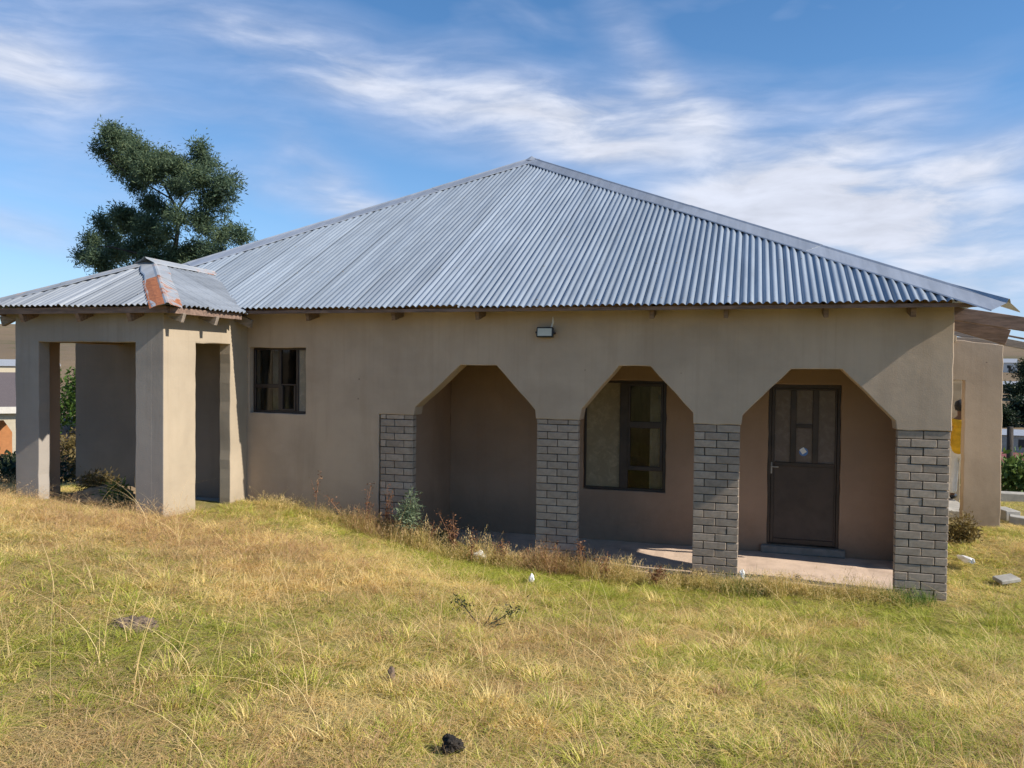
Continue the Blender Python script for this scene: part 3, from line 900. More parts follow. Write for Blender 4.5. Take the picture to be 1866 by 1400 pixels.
wall('porch_side_wall', M_WALL2, H, [(PY0+T+.002, .1), (-1.045, .1), (-1.045, 2.51), (-.003, 2.51), (-.003, 2.89), (PY0+T+.002, 2.89)], [], 'x', PX0+.001, PX0+T)
box('porch_floor', M_CONC, H, -7.0, PX1-T-.01, -1.2, -.01, .3, .505, .01)
PEZ = 2.90
PEX0, PEX1, PEY = -8.62, -5.95, -1.80
PCX = (PEX0+PEX1)/2; PHW = (PEX1-PEX0)/2; PK = .485; pkc = math.sqrt(1+PK*PK)
PZ = PEZ+PK*PHW; PYP = PEY+PHW
pr = MB(); pr.box(PEX0+.05, PEX1-.05, PEY+.04, PEY+.085, PEZ-.085, PEZ-.018)
pr.box(PEX1-.085, PEX1-.04, PEY+.09, -.45, PEZ-.085, PEZ-.018); pr.box(PEX0+.04, PEX0+.085, PEY+.09, -.05, PEZ-.085, PEZ-.018)
pro = pr.build('porch_roof', M_FASCIA, H)
pf = slope_frame((0, PEY, PEZ), (1, 0, 0), (0, 1, PK))
for a, b_ in ((PEX0, -7.95), (-7.95, -7.3), (-7.3, -6.62), (-6.62, PEX1)):
    corr('roof_sheet', M_ROOF_OLD, pro, a, min(b_+.04, PEX1), lambda q, o=random.uniform(-.015, .015): o,
         lambda q: max(0, min(q-PEX0, PEX1-q))*pkc, pf, lift=.006, nsub=3, jit=1.6)
pside = slope_frame((PEX1, 0, PEZ), (0, 1, 0), (-1, 0, PK))
for a, b_ in ((PEY, -1.1), (-1.1, -.42), (-.42, .3), (.3, .95)):
    def base_(q):
        # stop just above the main roof (valley)
        zmain = EZ+K*(q-EY)
        return max(0, (zmain-.03-PEZ)/PK*pkc) if q > EY else 0
    corr('roof_sheet', M_ROOF_OLD, pro, a, b_+.04, lambda q, o=random.uniform(-.03, .02): base_(q)+o, lambda q: min(q-PEY, PHW)*pkc if q < PYP else PHW*pkc, pside, lift=.008, nsub=3, jit=1.6)
corr('roof_slope', M_ROOF_OLD, pro, PEY, .95, lambda q: 0, lambda q: min(q-PEY, PHW)*pkc, slope_frame((PEX0, 0, PEZ), (0, 1, 0), (1, 0, PK)))
pa = Vector((PCX, PYP, PZ)); pcr = Vector((PEX1, PEY, PEZ)); pcl = Vector((PEX0, PEY, PEZ))
h1, h2 = pa-pcr, pa-pcl
cap_run(pcr-h1.normalized()*.05, pcr+h1*.60, wing(h1, (1, 0, 0), (0, 1, PK)), wing(h1, (0, 1, 0), (-1, 0, PK)), .17, None, pro, 1, mats=[M_CAP_HALF], rise=.02, jit=.008)
cap_run(pcr+h1*.58, pa, wing(h1, (1, 0, 0), (0, 1, PK)), wing(h1, (0, 1, 0), (-1, 0, PK)), .17, None, pro, 1, mats=[M_CAP_OLD], rise=.026, jit=.008)
# the yard-side wing of that cap is rusted through
rw = MB(); n1w = wing(h1, (1, 0, 0), (0, 1, PK)); rows = 6
for r in range(rows):
    c = pcr-h1.normalized()*.055+(h1*.60)*r/(rows-1)
    for wd, hh in ((.182, .014), (.1, .0295), (.03, .0305)):
        rw.v.append(tuple(c+n1w*wd+Vector((0, 0, hh+random.uniform(-.002, .002)))))
rw.f += [(r*3+j, r*3+j+1, r*3+j+4, r*3+j+3) for r in range(rows-1) for j in range(2)]
ro = rw.build('ridge_cap', M_CAP_RUST, pro); ro.modifiers.new('thickness', 'SOLIDIFY').thickness = .0015
ro['label'] = 'rust-red ridge cap'
cap_run(pcl-h2.normalized()*.08, pa, wing(h2, (1, 0, 0), (0, 1, PK)), wing(h2, (0, 1, 0), (1, 0, PK)), .13, M_CAP_OLD, pro, 2, rise=.02, jit=.012)
cap_run(pa-Vector((0, .16, -.02)), Vector((PCX, .78, PZ)), Vector((1, 0, -PK)), Vector((-1, 0, -PK)), .16, M_CAP_OLD, pro, 1, rise=.02, jit=.01)
for y in (-1.5, -.93, -.25):
    b_ = MB(); b_.beam((-6.6, y, PEZ+.10), (-5.985, y, PEZ-.13), .05, .10); b_.build('rafter', M_WOOD_GREY, pro)
for x in (-8.0, -7.2, -6.5):
    b_ = MB(); b_.beam((x, PEY+.06, PEZ-.13), (x, PEY+.6, PEZ+.10), .05, .10); b_.build('rafter', M_WOOD, pro)
b_ = MB(); b_.beam((-8.62, -1.45, PEZ-.15), (-8.05, -1.45, PEZ+.07), .05, .12); b_.build('rafter', M_WOOD_GREY, pro)

# ---------------------------------------------------------------- unfinished side porch on the right
SY = 3.5
wall('side_porch_wall', M_FRONT_SHADE, H, [(1.945, 2.155), (2.862, 2.15), (2.87, .2), (2.89, -.2), (3.34, -.2), (3.335, .5), (3.322, 2.64), (2.6, 2.73), (1.945, 2.80)], [], 'y', SY, SY+.17, amp=.006)
wall('side_porch_wall', M_WALL, H, [(SY+.175, 2.2), (5.6, 2.2), (5.6, -.2), (6.0, -.2), (6.0, 2.62), (SY+.175, 2.62)], [], 'x', 3.15, 3.31)
wall('side_porch_floor', M_CONC, H, [(1.95, -.15), (3.16, -.15), (3.16, .235), (1.95, .245)], [], 'y', SY+.6, 7.5, amp=.008)
for a, b2_, wd, hg, m_ in (((1.96, .75, 2.925), (3.6, .75, 2.635), .06, .145, M_FASCIA),
                           ((1.96, 1.05, 2.885), (2.70, 1.05, 2.655), .045, .17, M_FASCIA),
                           ((1.96, 3.44, 2.80), (2.72, 3.44, 2.72), .10, .09, M_WOOD_PALE),
                           ((2.6, 3.75, 2.87), (4.6, 3.75, 2.43), .05, .10, M_WOOD_GREY),
                           ((2.6, 3.9, 2.98), (4.6, 3.9, 2.54), .03, .025, M_WOOD),
                           ((2.0, 3.56, 2.80), (3.36, 3.56, 2.675), .05, .05, M_WOOD_GREY)):
    b_ = MB(); b_.beam(a, b2_, wd, hg); b_.build('roof_beam', m_, H, bevel=.004)

# ---------------------------------------------------------------- floodlight on the wall
L = thing('flood_light', 'black framed floodlight with pale panel fixed to wall under the eave', 'lamp', (-2.242, -.09, 2.672))
lb = MB(); lb.box(-.098, .098, .0, .045, -.058, .058); lbo = lb.build('lamp_housing', M_BLACK, L, bevel=.008)
lg = MB(); lg.box(-.082, .082, -.0045, .0, -.043, .043); lg.build('diffuser', M_LED, L, bevel=.001)
lk = MB(); lk.box(-.11, -.1, .01, .088, -.01, .01); lk.box(.1, .11, .01, .088, -.01, .01); lk.box(-.11, .11, .078, .088, -.012, .012); lk.build('bracket', M_BLACK, L)
lc = MB(); lc.tube([(.055, .07, .05), (.075, .08, .12), (.07, .082, .26)], .011, 8); lc.build('conduit', M_WHITE, L, smooth=True)
L.rotation_euler = (R(-6), 0, 0)


# ------------------------------------------------------------------ vegetation helpers
def leaf_cloud(name, m, parent, centres, radii, per, size, aspect=.32, droop=.15, flat=.8, seed=1, solid=.35, kind=None, loc=(0, 0, 0)):
    """many small leaf faces through the volume of overlapping clumps"""
    g = np.random.default_rng(seed)
    C = np.array(centres, float); Rd = np.array(radii, float)
    V = []; TI = []
    for c, r, in zip(C, Rd):
        n = int(per*(r/np.mean(Rd))**2)
        d = g.normal(size=(n, 3)); d /= np.linalg.norm(d, axis=1)[:, None]
        rad = r*(solid+(1-solid)*g.random(n)**.5)*(.8+.35*g.random(n))
        p = c+d*rad[:, None]*np.array([1, 1, flat])
        # sprays: leaves gather round twig ends
        k = max(1, n//9); tw = p[g.integers(0, n, k)]
        idx = g.integers(0, k, n)
        p = tw[idx]*.75+p*.25+g.normal(size=(n, 3))*size*1.1
        ax = (p-c)/r*.7+g.normal(size=(n, 3))*.8+np.array([0, 0, .1-droop]); ax /= np.linalg.norm(ax, axis=1)[:, None]
        sd = np.cross(ax, g.normal(size=(n, 3))); sd /= np.linalg.norm(sd, axis=1)[:, None]
        ln = size*(.6+.8*g.random(n))[:, None]; wd = ln*aspect
        base = p-ax*ln/2; tipp = p+ax*ln/2
        V.append(np.stack([base, p+sd*wd/2, tipp, p-sd*wd/2], 1))
        tw_t = g.random(k)
        TI.append(np.clip(.55*tw_t[idx]+.35*g.random(n)+.12*g.normal(), 0, 1))
    V = np.concatenate(V); TI = np.concatenate(TI); n = len(V)
    me = bpy.data.meshes.new(name)
    me.vertices.add(n*4); me.vertices.foreach_set('co', V.astype('f').ravel())
    me.loops.add(n*4); me.loops.foreach_set('vertex_index', np.arange(n*4, dtype='i'))
    me.polygons.add(n); me.polygons.foreach_set('loop_start', np.arange(0, n*4, 4, dtype='i')); me.polygons.foreach_set('loop_total', np.full(n, 4, 'i'))
    at = me.attributes.new('tint', 'FLOAT', 'POINT'); at.data.foreach_set('value', np.repeat(TI, 4).astype('f'))
    me.update()
    o = link(name, me, m, parent, loc)
    if kind: o['kind'] = kind
    return o


def unproj(px, py, y):
    """where the sight line through a point of the photograph meets the vertical plane at depth y"""
    d = rt2*((px-933)/FPX)+up2*(-(py-700)/FPX)+fw
    tt = (y-CAM[1])/d.y
    return Vector(CAM)+d*tt


# the tall wattle behind the porch
TY = 13.0
blobs = [(330, 150, 70), (270, 230, 55), (420, 190, 85), (500, 260, 95), (420, 330, 85), (350, 280, 60), (560, 350, 95), (480, 430, 55), (640, 300, 85),
         (720, 340, 95), (720, 440, 85), (840, 230, 60), (860, 310, 60), (830, 400, 65), (935, 330, 28), (960, 430, 75), (1030, 420, 42), (1010, 500, 40),
         (900, 520, 75), (560, 540, 65), (640, 600, 55), (720, 620, 55), (850, 640, 75), (980, 590, 33), (390, 620, 65), (270, 650, 50), (450, 660, 80),
         (540, 680, 75), (330, 720, 75), (220, 760, 65), (160, 850, 48), (250, 860, 65), (360, 830, 80), (480, 800, 85), (600, 760, 70), (560, 870, 70),
         (700, 860, 85), (820, 830, 85), (920, 830, 60), (1000, 700, 48), (1080, 730, 48), (960, 740, 48), (660, 700, 36), (880, 700, 40), (300, 910, 50),
         (650, 960, 90), (480, 960, 90), (820, 950, 90), (350, 1000, 80), (700, 1080, 110), (500, 1090, 110)]
cen, rad = [], []
g_ = np.random.default_rng(5)
px_m = (Vector((0, TY, 0))-Vector((0, CAM[1], 0))).length/FPX
tb = unproj(312, 640, TY)
TB = Vector((tb.x, TY, gz(tb.x, TY)))
for zx, zy, r in blobs:
    p = unproj(100+zx/3.18, 200+zy/3.18, TY)
    dd = g_.normal()*.55
    p = Vector(CAM)+(p-Vector(CAM))*((TY+dd-CAM[1])/(TY-CAM[1]))
    cen.append(tuple(p-TB)); rad.append(r/3.18*px_m*(.92+.4*g_.random()))
tree = thing('wattle_tree', 'tall dark green tree with lopsided open crown behind the house porch', 'tree', TB)
leaf_cloud('crown', M_TREE, tree, cen, rad, 1900, .13, .24, seed=3, solid=.1, flat=.9)
tr = MB()
q = lambda zx, zy, d=0: (unproj(100+zx/3.18, 200+zy/3.18, TY)-TB)+Vector((0, d, 0))
tr.tube([(0, 0, -.3), (.05, 0, 1.2), q(690, 1050), q(690, 840), q(712, 700), q(706, 580), q(668, 500), q(560, 350, .2), q(420, 220, .2)], [.17, .14, .12, .085, .065, .05, .04, .025, .01], 9)
tr.tube([q(708, 600), q(760, 640, -.2), q(850, 580, -.2), q(960, 450, -.1)], [.036, .03, .02, .008], 7)
tr.tube([q(706, 590), q(740, 480, .3), q(790, 380, .3), q(845, 240, .2)], [.036, .03, .018, .006], 7)
tr.tube([q(700, 760), q(600, 700, .3), q(460, 660, .3), q(300, 680, .1)], [.042, .033, .02, .008], 7)
tr.tube([q(690, 860), q(520, 840, -.3), q(350, 800, -.3), q(200, 800, -.2)], [.048, .036, .024, .008], 7)
tr.tube([q(690, 850), q(800, 800, .2), q(930, 760, .2), q(1070, 725, .1)], [.042, .033, .02, .008], 7)
tr.tube([q(680, 520), q(560, 440, -.3), q(400, 340, -.3), q(280, 240, -.2)], [.03, .024, .015, .006], 7)
tr.build('trunk', M_BARK, tree, smooth=True)


def bush(name, label, cat, x, y, w_, h_, m, per=260, size=.12, seed=1, aspect=.4, ncl=9, group=None, d_=None):
    z = gz(x, y); b0 = thing(name, label, cat, (x, y, z), 0, group)
    g = np.random.default_rng(seed); d_ = d_ or w_
    cs, rs = [], []
    for k in range(ncl):
        a = g.random()*6.283; rr = g.random()**.6
        hz_ = .25+.75*g.random()
        cs.append((math.cos(a)*rr*w_*.36, math.sin(a)*rr*d_*.36, hz_*h_*.8)); rs.append(min(w_, h_)*(.2+.12*g.random()))
    leaf_cloud('crown', m, b0, cs, rs, per, size, aspect, seed=seed, solid=.15)
    st_ = MB()
    for k in range(0, ncl, 2):
        c = cs[k]; st_.tube([(c[0]*.1, c[1]*.1, -.05), (c[0]*.5, c[1]*.5, c[2]*.5), c], [.03*h_*.5+.006, .018*h_*.5+.004, .004], 5)
    st_.build('trunk', M_BARK, b0, smooth=True)
    return b0


# ------------------------------------------------------------------ beyond the house, left
def far_house(label, x, y, rz, w_, d_, h_, rh, mw, mr, zoff=0, windows=2, group=None):
    z = gz(x, y)+zoff
    b0 = thing('village_house', label, 'house', (x, y, z), rz, group)
    wb = MB(); wb.box(-w_/2, w_/2, -d_/2, d_/2, -1.5, h_); wb.build('wall', mw, b0)
    rf = MB(); o = .3
    rf.add([(-w_/2-o, -d_/2-o, h_-.05), (w_/2+o, -d_/2-o, h_-.05), (w_/2+o, d_/2+o, h_-.05), (-w_/2-o, d_/2+o, h_-.05), (-w_/2-o, 0, h_+rh), (w_/2+o, 0, h_+rh)],
           [(0, 1, 5, 4), (2, 3, 4, 5), (0, 4, 3), (1, 2, 5), (0, 3, 2, 1)])
    rf.build('roof', mr, b0)
    for k in range(windows):
        xx = -w_/2+w_*(k+.7)/(windows+.4)
        wn = MB(); wn.box(xx-.5, xx+.5, -d_/2-.02, -d_/2+.06, h_*.38, h_*.38+.95)
        wo = wn.build('window', M_STEEL, b0)
        pp = MB(); pp.box(xx-.43, xx+.43, -d_/2-.03, -d_/2-.021, h_*.38+.07, h_*.38+.88); pp.build('pane', M_BLACK, wo)
    dr = MB(); dr.box(w_*.32-.4, w_*.32+.4, -d_/2-.03, -d_/2+.05, 0, 2.0); dr.build('door', M_DOORP, b0)
    return b0


M_CREAM = mat('cream_paint', (.52, .45, .33), .8, var=.06)
M_WHITEP = mat('white_paint', (.66, .62, .55), .8, var=.06)
M_ORANGE = mat('orange_paint', (.47, .20, .075), .85, var=.08)
M_RED = mat('red_roof', (.24, .075, .065), .6, var=.15)
M_PURPLE = mat('mauve_roof', (.125, .10, .095), .7, var=.2, stretch=(8, 1, 1))
M_GREYROOF = mat('grey_roof', (.42, .43, .44), .5, metal=.3, var=.12)
M_PINK = mat('pink_soil', (.36, .22, .16), .95, var=.25, vscale=5, bump=.03, bscale=12)

# neighbour with the arched veranda
ox, oy = -33.6, 20.0
oz = -2.25
on = thing('neighbour_house', 'orange house with cream veranda arches and mauve roof seen past the porch', 'house', (ox, oy, oz), R(38))
box('wall', M_ORANGE, on, -5, .55, 1.6, 8, -1.2, 2.25)
arc = [(-3.4, -1.0), (-3.1, -1), (-3.1, 1.15), (-2.75, 1.7), (-1.95, 1.7), (-1.6, 1.15), (-1.6, -1), (-1.3, -1), (-1.3, 1.15), (-.95, 1.72), (.0, 1.72), (.35, 1.15), (.35, -1), (.6, -1), (.6, 2.2), (-3.4, 2.2)]
wall('veranda_arch', M_CREAM, on, arc, [], 'y', 0, .22, bevel=0)
box('fascia', M_WHITEP, on, -5.3, .95, -.30, -.22, 2.05, 2.36)
rf = MB(); rf.add([(-5.2, -.3, 2.36), (.8, -.3, 2.36), (.8, 4, 3.65), (-5.2, 4, 3.65), (.8, 8.3, 2.36), (-5.2, 8.3, 2.36)], [(0, 1, 2, 3), (3, 2, 4, 5), (1, 4, 2), (0, 3, 5)])
rf.build('roof', M_PURPLE, on)
vb = MB(); vb.beam((.85, -.3, 2.38), (.85, 4, 3.68), .14, .2); vb.build('verge_board', M_WHITEP, on)

p = [(-79.1, 60, 'small cream house low on the left hillside with grey roof', M_CREAM, M_GREYROOF, 0, 6, 5, 2.4, .9),
     (-113, 90, 'white house higher on the left hillside under a pale roof', M_CREAM, M_GREYROOF, 0, 12, 6, 2.4, 1.0),
     (-88, 66.5, 'brown house between the pale houses on the left hillside', M_ORANGE, M_PURPLE, 0, 8, 6, 2.4, 1.1)]
for x, y, lab, mw, mr, zo, a, b_, c, d in p:
    far_house(lab, x, y, R(40), a, b_, c, d, mw, mr, zo, group='houses across the valley on the left')
# bank and shrubs seen through the porch
bush('bush', 'tall green bush behind the porch beside the bare bank', 'bush', -14.9, 6.4, 2.2, 3.2, M_BUSHL, 520, .11, 21, ncl=14)
bush('bush', 'straggly brown green shrub low on the pink bank', 'bush', -13.2, 4.4, 1.5, 1.3, M_BROWNBUSH, 240, .1, 22)
bush('bush', 'dark green shrub standing left of the porch pier', 'bush', -13.2, 3.2, 1.3, .7, M_DARKL, 240, .11, 23)
bush('bush', 'dark bush in the shade left of the porch at frame edge', 'bush', -11.2, 1.2, 1.3, .35, M_DARKL, 260, .1, 24)


def lump(name, m, loc, sx_, sy_, sz_, seed, sub=3, amp=.25, freq=2.5, parent=None):
    bm = bmesh.new(); bmesh.ops.create_icosphere(bm, subdivisions=sub, radius=1)
    from mathutils import noise as mn
    for v in bm.verts:
        k = 1+amp*mn.fractal(v.co*freq+Vector((seed*7.1, seed*3.3, seed)), 1.0, 2.0, 4)
        v.co = Vector((v.co.x*sx_*k, v.co.y*sy_*k, v.co.z*sz_*k))
    me = bpy.data.meshes.new(name); bm.to_mesh(me); bm.free()
    me.polygons.foreach_set('use_smooth', [True]*len(me.polygons))
    return link(name, me, m, parent, loc)


tag(lump('earth_bank', M_PINK, (-16.2, 7.6, gz(-16.2, 7.6)+.2), 2.0, 1.2, 1.3, 3, 4, .3), 'bare pink earth bank behind the porch bushes', 'bank')

# ------------------------------------------------------------------ beyond the house, right
far_house('small grey building on the slope right of the side porch', 31.9, 101.9, R(-10), 5, 5, 2.4, .5, M_CONC, M_GREYROOF, 0, 1, 'buildings down the slope on the right')
far_house('low house with red roof below the grey building', 17.0, 48.8, R(-12), 7, 5, 1.2, 1.0, mat('mauve_wall', (.25, .16, .15), .85), M_RED, -.3, 1, 'buildings down the slope on the right')
far_house('long pale roofed house among the far trees on the right', 63, 227, R(-8), 12, 7, 2.0, .8, M_CREAM, M_GREYROOF, 0, 3, 'buildings down the slope on the right')
far_house('pale house under the brown hill far right', 78, 290, R(-8), 12, 7, 3, 1.3, M_WHITEP, M_GREYROOF, 0, 3, 'buildings down the slope on the right')
ps = thing('fence_post', 'lone dark wooden post standing among the bushes on the right', 'post', (6.62, 15, gz(6.62, 15)))
b_ = MB(); b_.tube([(0, 0, -.3), (.01, 0, .4), (0, 0, .82-gz(6.62, 15))], [.085, .08, .075], 8); b_.build('pole', M_BARK, ps, smooth=True)
for k, (x, y, w_, h_, lab) in enumerate([(42.8, 150, 7, 3.2, 'dark round tree far down the slope nearest the side porch pier'), (47.5, 152, 8, 4.9, 'taller dark tree far down the slope at frame edge'),
                                         (62, 205, 10, 4.5, 'dark tree mass standing below the brown hill on the right'), (67.5, 214, 9, 10, 'rounded dark tree beside the far pale roof'), (52, 160, 7, 4.5, 'low dark tree at the end of the far tree row')]):
    bush('dark_tree', lab, 'tree', x, y, w_, h_, M_DARKL, 420, .6, 40+k, ncl=16, group='dark trees down the slope')
kb = thing('kerb_wall', 'low concrete kerb running behind the leafy bush', 'kerb', (4.9, 7.2, gz(4.9, 7.2)))
b_ = MB(); b_.box(-1.2, 5, -.12, .12, -.4, .16); b_.build('kerb', M_CONC, kb, bevel=.015)
bush('leafy_bush', 'bright green broad leaved bush behind the low kerb', 'bush', 5.2, 8.4, 1.5, .52, M_GREENL, 210, .15, 51, .45, 9)
bush('leafy_bush', 'green bush partly hidden by the side porch pier', 'bush', 3.75, 8.2, .9, .5, M_GREENL, 150, .13, 52, .45, 7)
bush('weed_clump', 'brown and green weed clump at the foot of side porch pier', 'weeds', 2.6, 2.6, .42, .34, M_BROWNBUSH, 170, .055, 53, .3, 9)

# ------------------------------------------------------------------ person
PS = thing('person', 'person in yellow jacket and white trousers standing behind the side porch pier', 'person', (3.21, 5.2, .24), R(150))
M_SKIN = mat('skin', (.16, .085, .05), .5, var=.08)
M_YELLOW = mat('yellow_cloth', (.72, .42, .02), .8, var=.22, vscale=7, bump=.02, bscale=9)
M_TROUS = mat('white_cloth', (.74, .72, .68), .85, var=.08, vscale=8, bump=.012, bscale=9)
M_HAIR = mat('black_hair', (.012, .010, .009), .6, var=.3, vscale=40, bump=.01, bscale=80)


def skin_mesh(name, m, parent, verts, edges, radii, root=0, sub=2):
    me = bpy.data.meshes.new(name); me.from_pydata(verts, edges, []); me.update()
    o = link(name, me, m, parent)
    sk = o.modifiers.new('skin', 'SKIN'); sk.use_smooth_shade = True
    for i, r in enumerate(radii):
        sv = me.skin_vertices[0].data[i]; sv.radius = r if isinstance(r, tuple) else (r, r); sv.use_root = (i == root)
    ss = o.modifiers.new('sub', 'SUBSURF'); ss.levels = sub; ss.render_levels = sub
    return o


bv = [(0, 0, .80), (0, .01, .98), (0, .0, 1.16), (0, 0, 1.26), (0, -.01, 1.33), (0, -.02, 1.40), (0, -.015, 1.48),
      (.085, 0, .76), (.09, -.01, .42), (.095, .015, .07), (.10, -.10, .03),
      (-.085, 0, .76), (-.09, -.01, .42), (-.095, .015, .07), (-.10, -.10, .03),
      (.16, 0, 1.22), (.22, .02, .98), (.235, -.03, .78), (.235, -.05, .70),
      (-.16, 0, 1.22), (-.22, .02, .98), (-.235, -.03, .78), (-.235, -.05, .70)]
be = [(0, 1), (1, 2), (2, 3), (3, 4), (4, 5), (5, 6), (0, 7), (7, 8), (8, 9), (9, 10), (0, 11), (11, 12), (12, 13), (13, 14), (3, 15), (15, 16), (16, 17), (17, 18), (3, 19), (19, 20), (20, 21), (21, 22)]
br = [(.12, .09), (.105, .08), (.125, .085), (.09, .065), .048, (.07, .085), (.06, .075), .075, .05, .036, .028, .075, .05, .036, .028, .05, .038, .028, .03, .05, .038, .028, .03]
skin_mesh('body', M_SKIN, PS, bv, be, br)
for sg in (1, -1):
    for k in range(4):
        fx = sg*.235+(-.02+.013*k); ln = (.055, .065, .068, .058)[k]
        skin_mesh('finger', M_SKIN, PS, [(fx, -.055, .70), (fx, -.062, .70-ln*.6), (fx, -.052, .70-ln*1.2)], [(0, 1), (1, 2)], [.009, .008, .0065], 0, 1)
    skin_mesh('finger', M_SKIN, PS, [(sg*.235, -.07, .72), (sg*.225, -.095, .69), (sg*.222, -.10, .665)], [(0, 1), (1, 2)], [.011, .009, .0075], 0, 1)
jv = [(0, .005, .70), (0, .01, .98), (0, 0, 1.16), (0, 0, 1.25), (0, 0, 1.30), (.165, 0, 1.21), (.228, .02, .98), (.24, -.03, .80), (-.165, 0, 1.21), (-.228, .02, .98), (-.24, -.03, .80)]
skin_mesh('jacket', M_YELLOW, PS, jv, [(0, 1), (1, 2), (2, 3), (3, 4), (3, 5), (5, 6), (6, 7), (3, 8), (8, 9), (9, 10)],
          [(.155, .12), (.145, .115), (.15, .11), (.105, .085), (.065, .065), .072, .06, .05, .072, .06, .05])
tv = [(0, 0, .96), (0, 0, .78), (.088, 0, .72), (.092, -.01, .42), (.096, .01, .08), (-.088, 0, .72), (-.092, -.01, .42), (-.096, .01, .08)]
skin_mesh('trousers', M_TROUS, PS, tv, [(0, 1), (1, 2), (2, 3), (3, 4), (1, 5), (5, 6), (6, 7)], [(.135, .1), (.14, .105), .09, .068, .066, .09, .068, .066])
for sg in (1, -1):
    skin_mesh('shoe', M_BLACK, PS, [(sg*.096, .05, .045), (sg*.098, -.04, .045), (sg*.102, -.15, .035)], [(0, 1), (1, 2)], [.045, .05, .038], 0, 2)
hr_ = lump('hair', M_HAIR, (0, .012, 1.495), .092, .108, .098, 4, 3, .12, 4, PS)
skin_mesh('nose', M_SKIN, PS, [(0, -.095, 1.46), (0, -.112, 1.435)], [(0, 1)], [.01, .014], 0, 1)
for sg in (1, -1):
    lump('eye', M_BLACK, (sg*.03, -.088, 1.462), .012, .006, .007, 2, 2, 0, 1, PS)
    lump('ear', M_SKIN, (sg*.078, -.005, 1.445), .012, .024, .034, 3, 2, .1, 2, PS)
box('mouth', mat('lip', (.13, .045, .035), .5), PS, -.022, .022, -.094, -.086, 1.402, 1.412, .003)

# ------------------------------------------------------------------ small things lying about
def place(o, x, y, dz=0):
    o.location = (x, y, gz(x, y)+dz); return o


def crumple(name, m, label, cat, x, y, sx_, sy_, sz_, seed, dz, rz=0, group=None):
    o = lump(name, m, (0, 0, 0), sx_, sy_, sz_, seed, 4, .42, 1.1)
    place(o, x, y, dz); o.rotation_euler = (0, .2, rz)
    return tag(o, label, cat, group)


M_BAG = mat('thin_plastic', (.74, .74, .73), .35, var=.08, bump=.01, bscale=18)
crumple('plastic_bag', M_BAG, 'crumpled white plastic bag among weeds before the first arch', 'bag', -2.95, -.22, .075, .06, .05, 3, .09)
crumple('plastic_bag', M_BAG, 'small white plastic scrap in grass below the second pillar', 'bag', -2.12, -1.0, .03, .025, .045, 5, .06)
crumple('plastic_bag', M_BAG, 'white plastic bag lying against the third pillar on the veranda', 'bag', -.045, .06, .03, .035, .05, 8, .13)
crumple('white_bottle', M_WHITE, 'white plastic container lying in grass right of the end pillar', 'container', 2.46, 1.55, .035, .13, .04, 6, .10, R(25))
sb = MB(); sb.box(-.11, .11, -.08, .08, 0, .045); o = sb.build('paving_slab', M_CONC, None, bevel=.008); place(o, 2.72, .95, .05); o.rotation_euler = (R(6), R(-8), R(20))
tag(o, 'flat grey paving slab lying in the grass at the right', 'slab')
sb = MB(); sb.box(-.1, .1, -.2, .2, 0, .19); o = sb.build('concrete_block', M_CONC, None, bevel=.008); place(o, 3.62, 4.3, -.02); o.rotation_euler = (0, 0, R(12))
tag(o, 'upright grey concrete block behind the side porch pier', 'block')
sb = MB(); sb.box(-.2, .2, -.1, .1, 0, .14); o = sb.build('concrete_block', M_CONC, None, bevel=.008); place(o, 3.75, 3.9, -.02); o.rotation_euler = (0, R(5), R(-15))
tag(o, 'grey concrete block lying low in the grass beyond the side porch', 'block')

hp = thing('molehill', 'low mound of loose brown soil in the left lawn', 'soil mound', (-3.67, -4.8, gz(-3.67, -4.8)))
for k in range(110):
    a = random.random()*6.28; r = random.random()**.8*.14
    lump('clod', M_DIRT, (math.cos(a)*r*1.25, math.sin(a)*r*.8, max(0, .045-r*.25)), *(lambda q: (q*random.uniform(.8, 1.3), q, q*random.uniform(.5, .9)))(.006+.022*random.random()**2.5), k, 2, .55, 2.5, hp)
lump('mound', M_DIRT, (0, 0, 0), .15, .11, .04, 31, 4, .45, 3.5, hp)
dg = thing('dung_pile', 'dark dung pat in the grass at the bottom of the photo', 'dung', (-1.24, -5.58, gz(-1.24, -5.58)))
for k, (a, b_, c, r) in enumerate([(0, 0, .06, .075), (.05, .02, .05, .06), (-.04, .03, .085, .055), (.02, -.03, .10, .05), (-.03, -.04, .04, .05)]):
    lump('lump', M_DUNG, (a*.5, b_*.5, c*.5+.015), r*.48, r*.44, r*.44, 50+k, 4, .4, 3.0, dg)
o = lump('stump', M_DIRT, (0, 0, 0), .022, .02, .045, 70, 3, .35, 2.5); place(o, -1.9, -4.8, .04); tag(o, 'small brown stump poking out of the dry grass', 'stump')

tw = thing('dry_twig', 'thin dry twigs lying on the sunlit veranda floor before the door', 'twig', (.42, .24, .006))
b_ = MB()
for k in range(9):
    a = random.random()*3.14; x_, y_ = random.uniform(-.16, .16), random.uniform(-.06, .1); l_ = random.uniform(.05, .13)
    b_.tube([(x_, y_, .004), (x_+math.cos(a)*l_*.5, y_+math.sin(a)*l_*.5, .01+.03*random.random()), (x_+math.cos(a+.3)*l_, y_+math.sin(a+.3)*l_, .006)], [.004, .003, .002], 5)
b_.build('stem', M_BARK, tw)
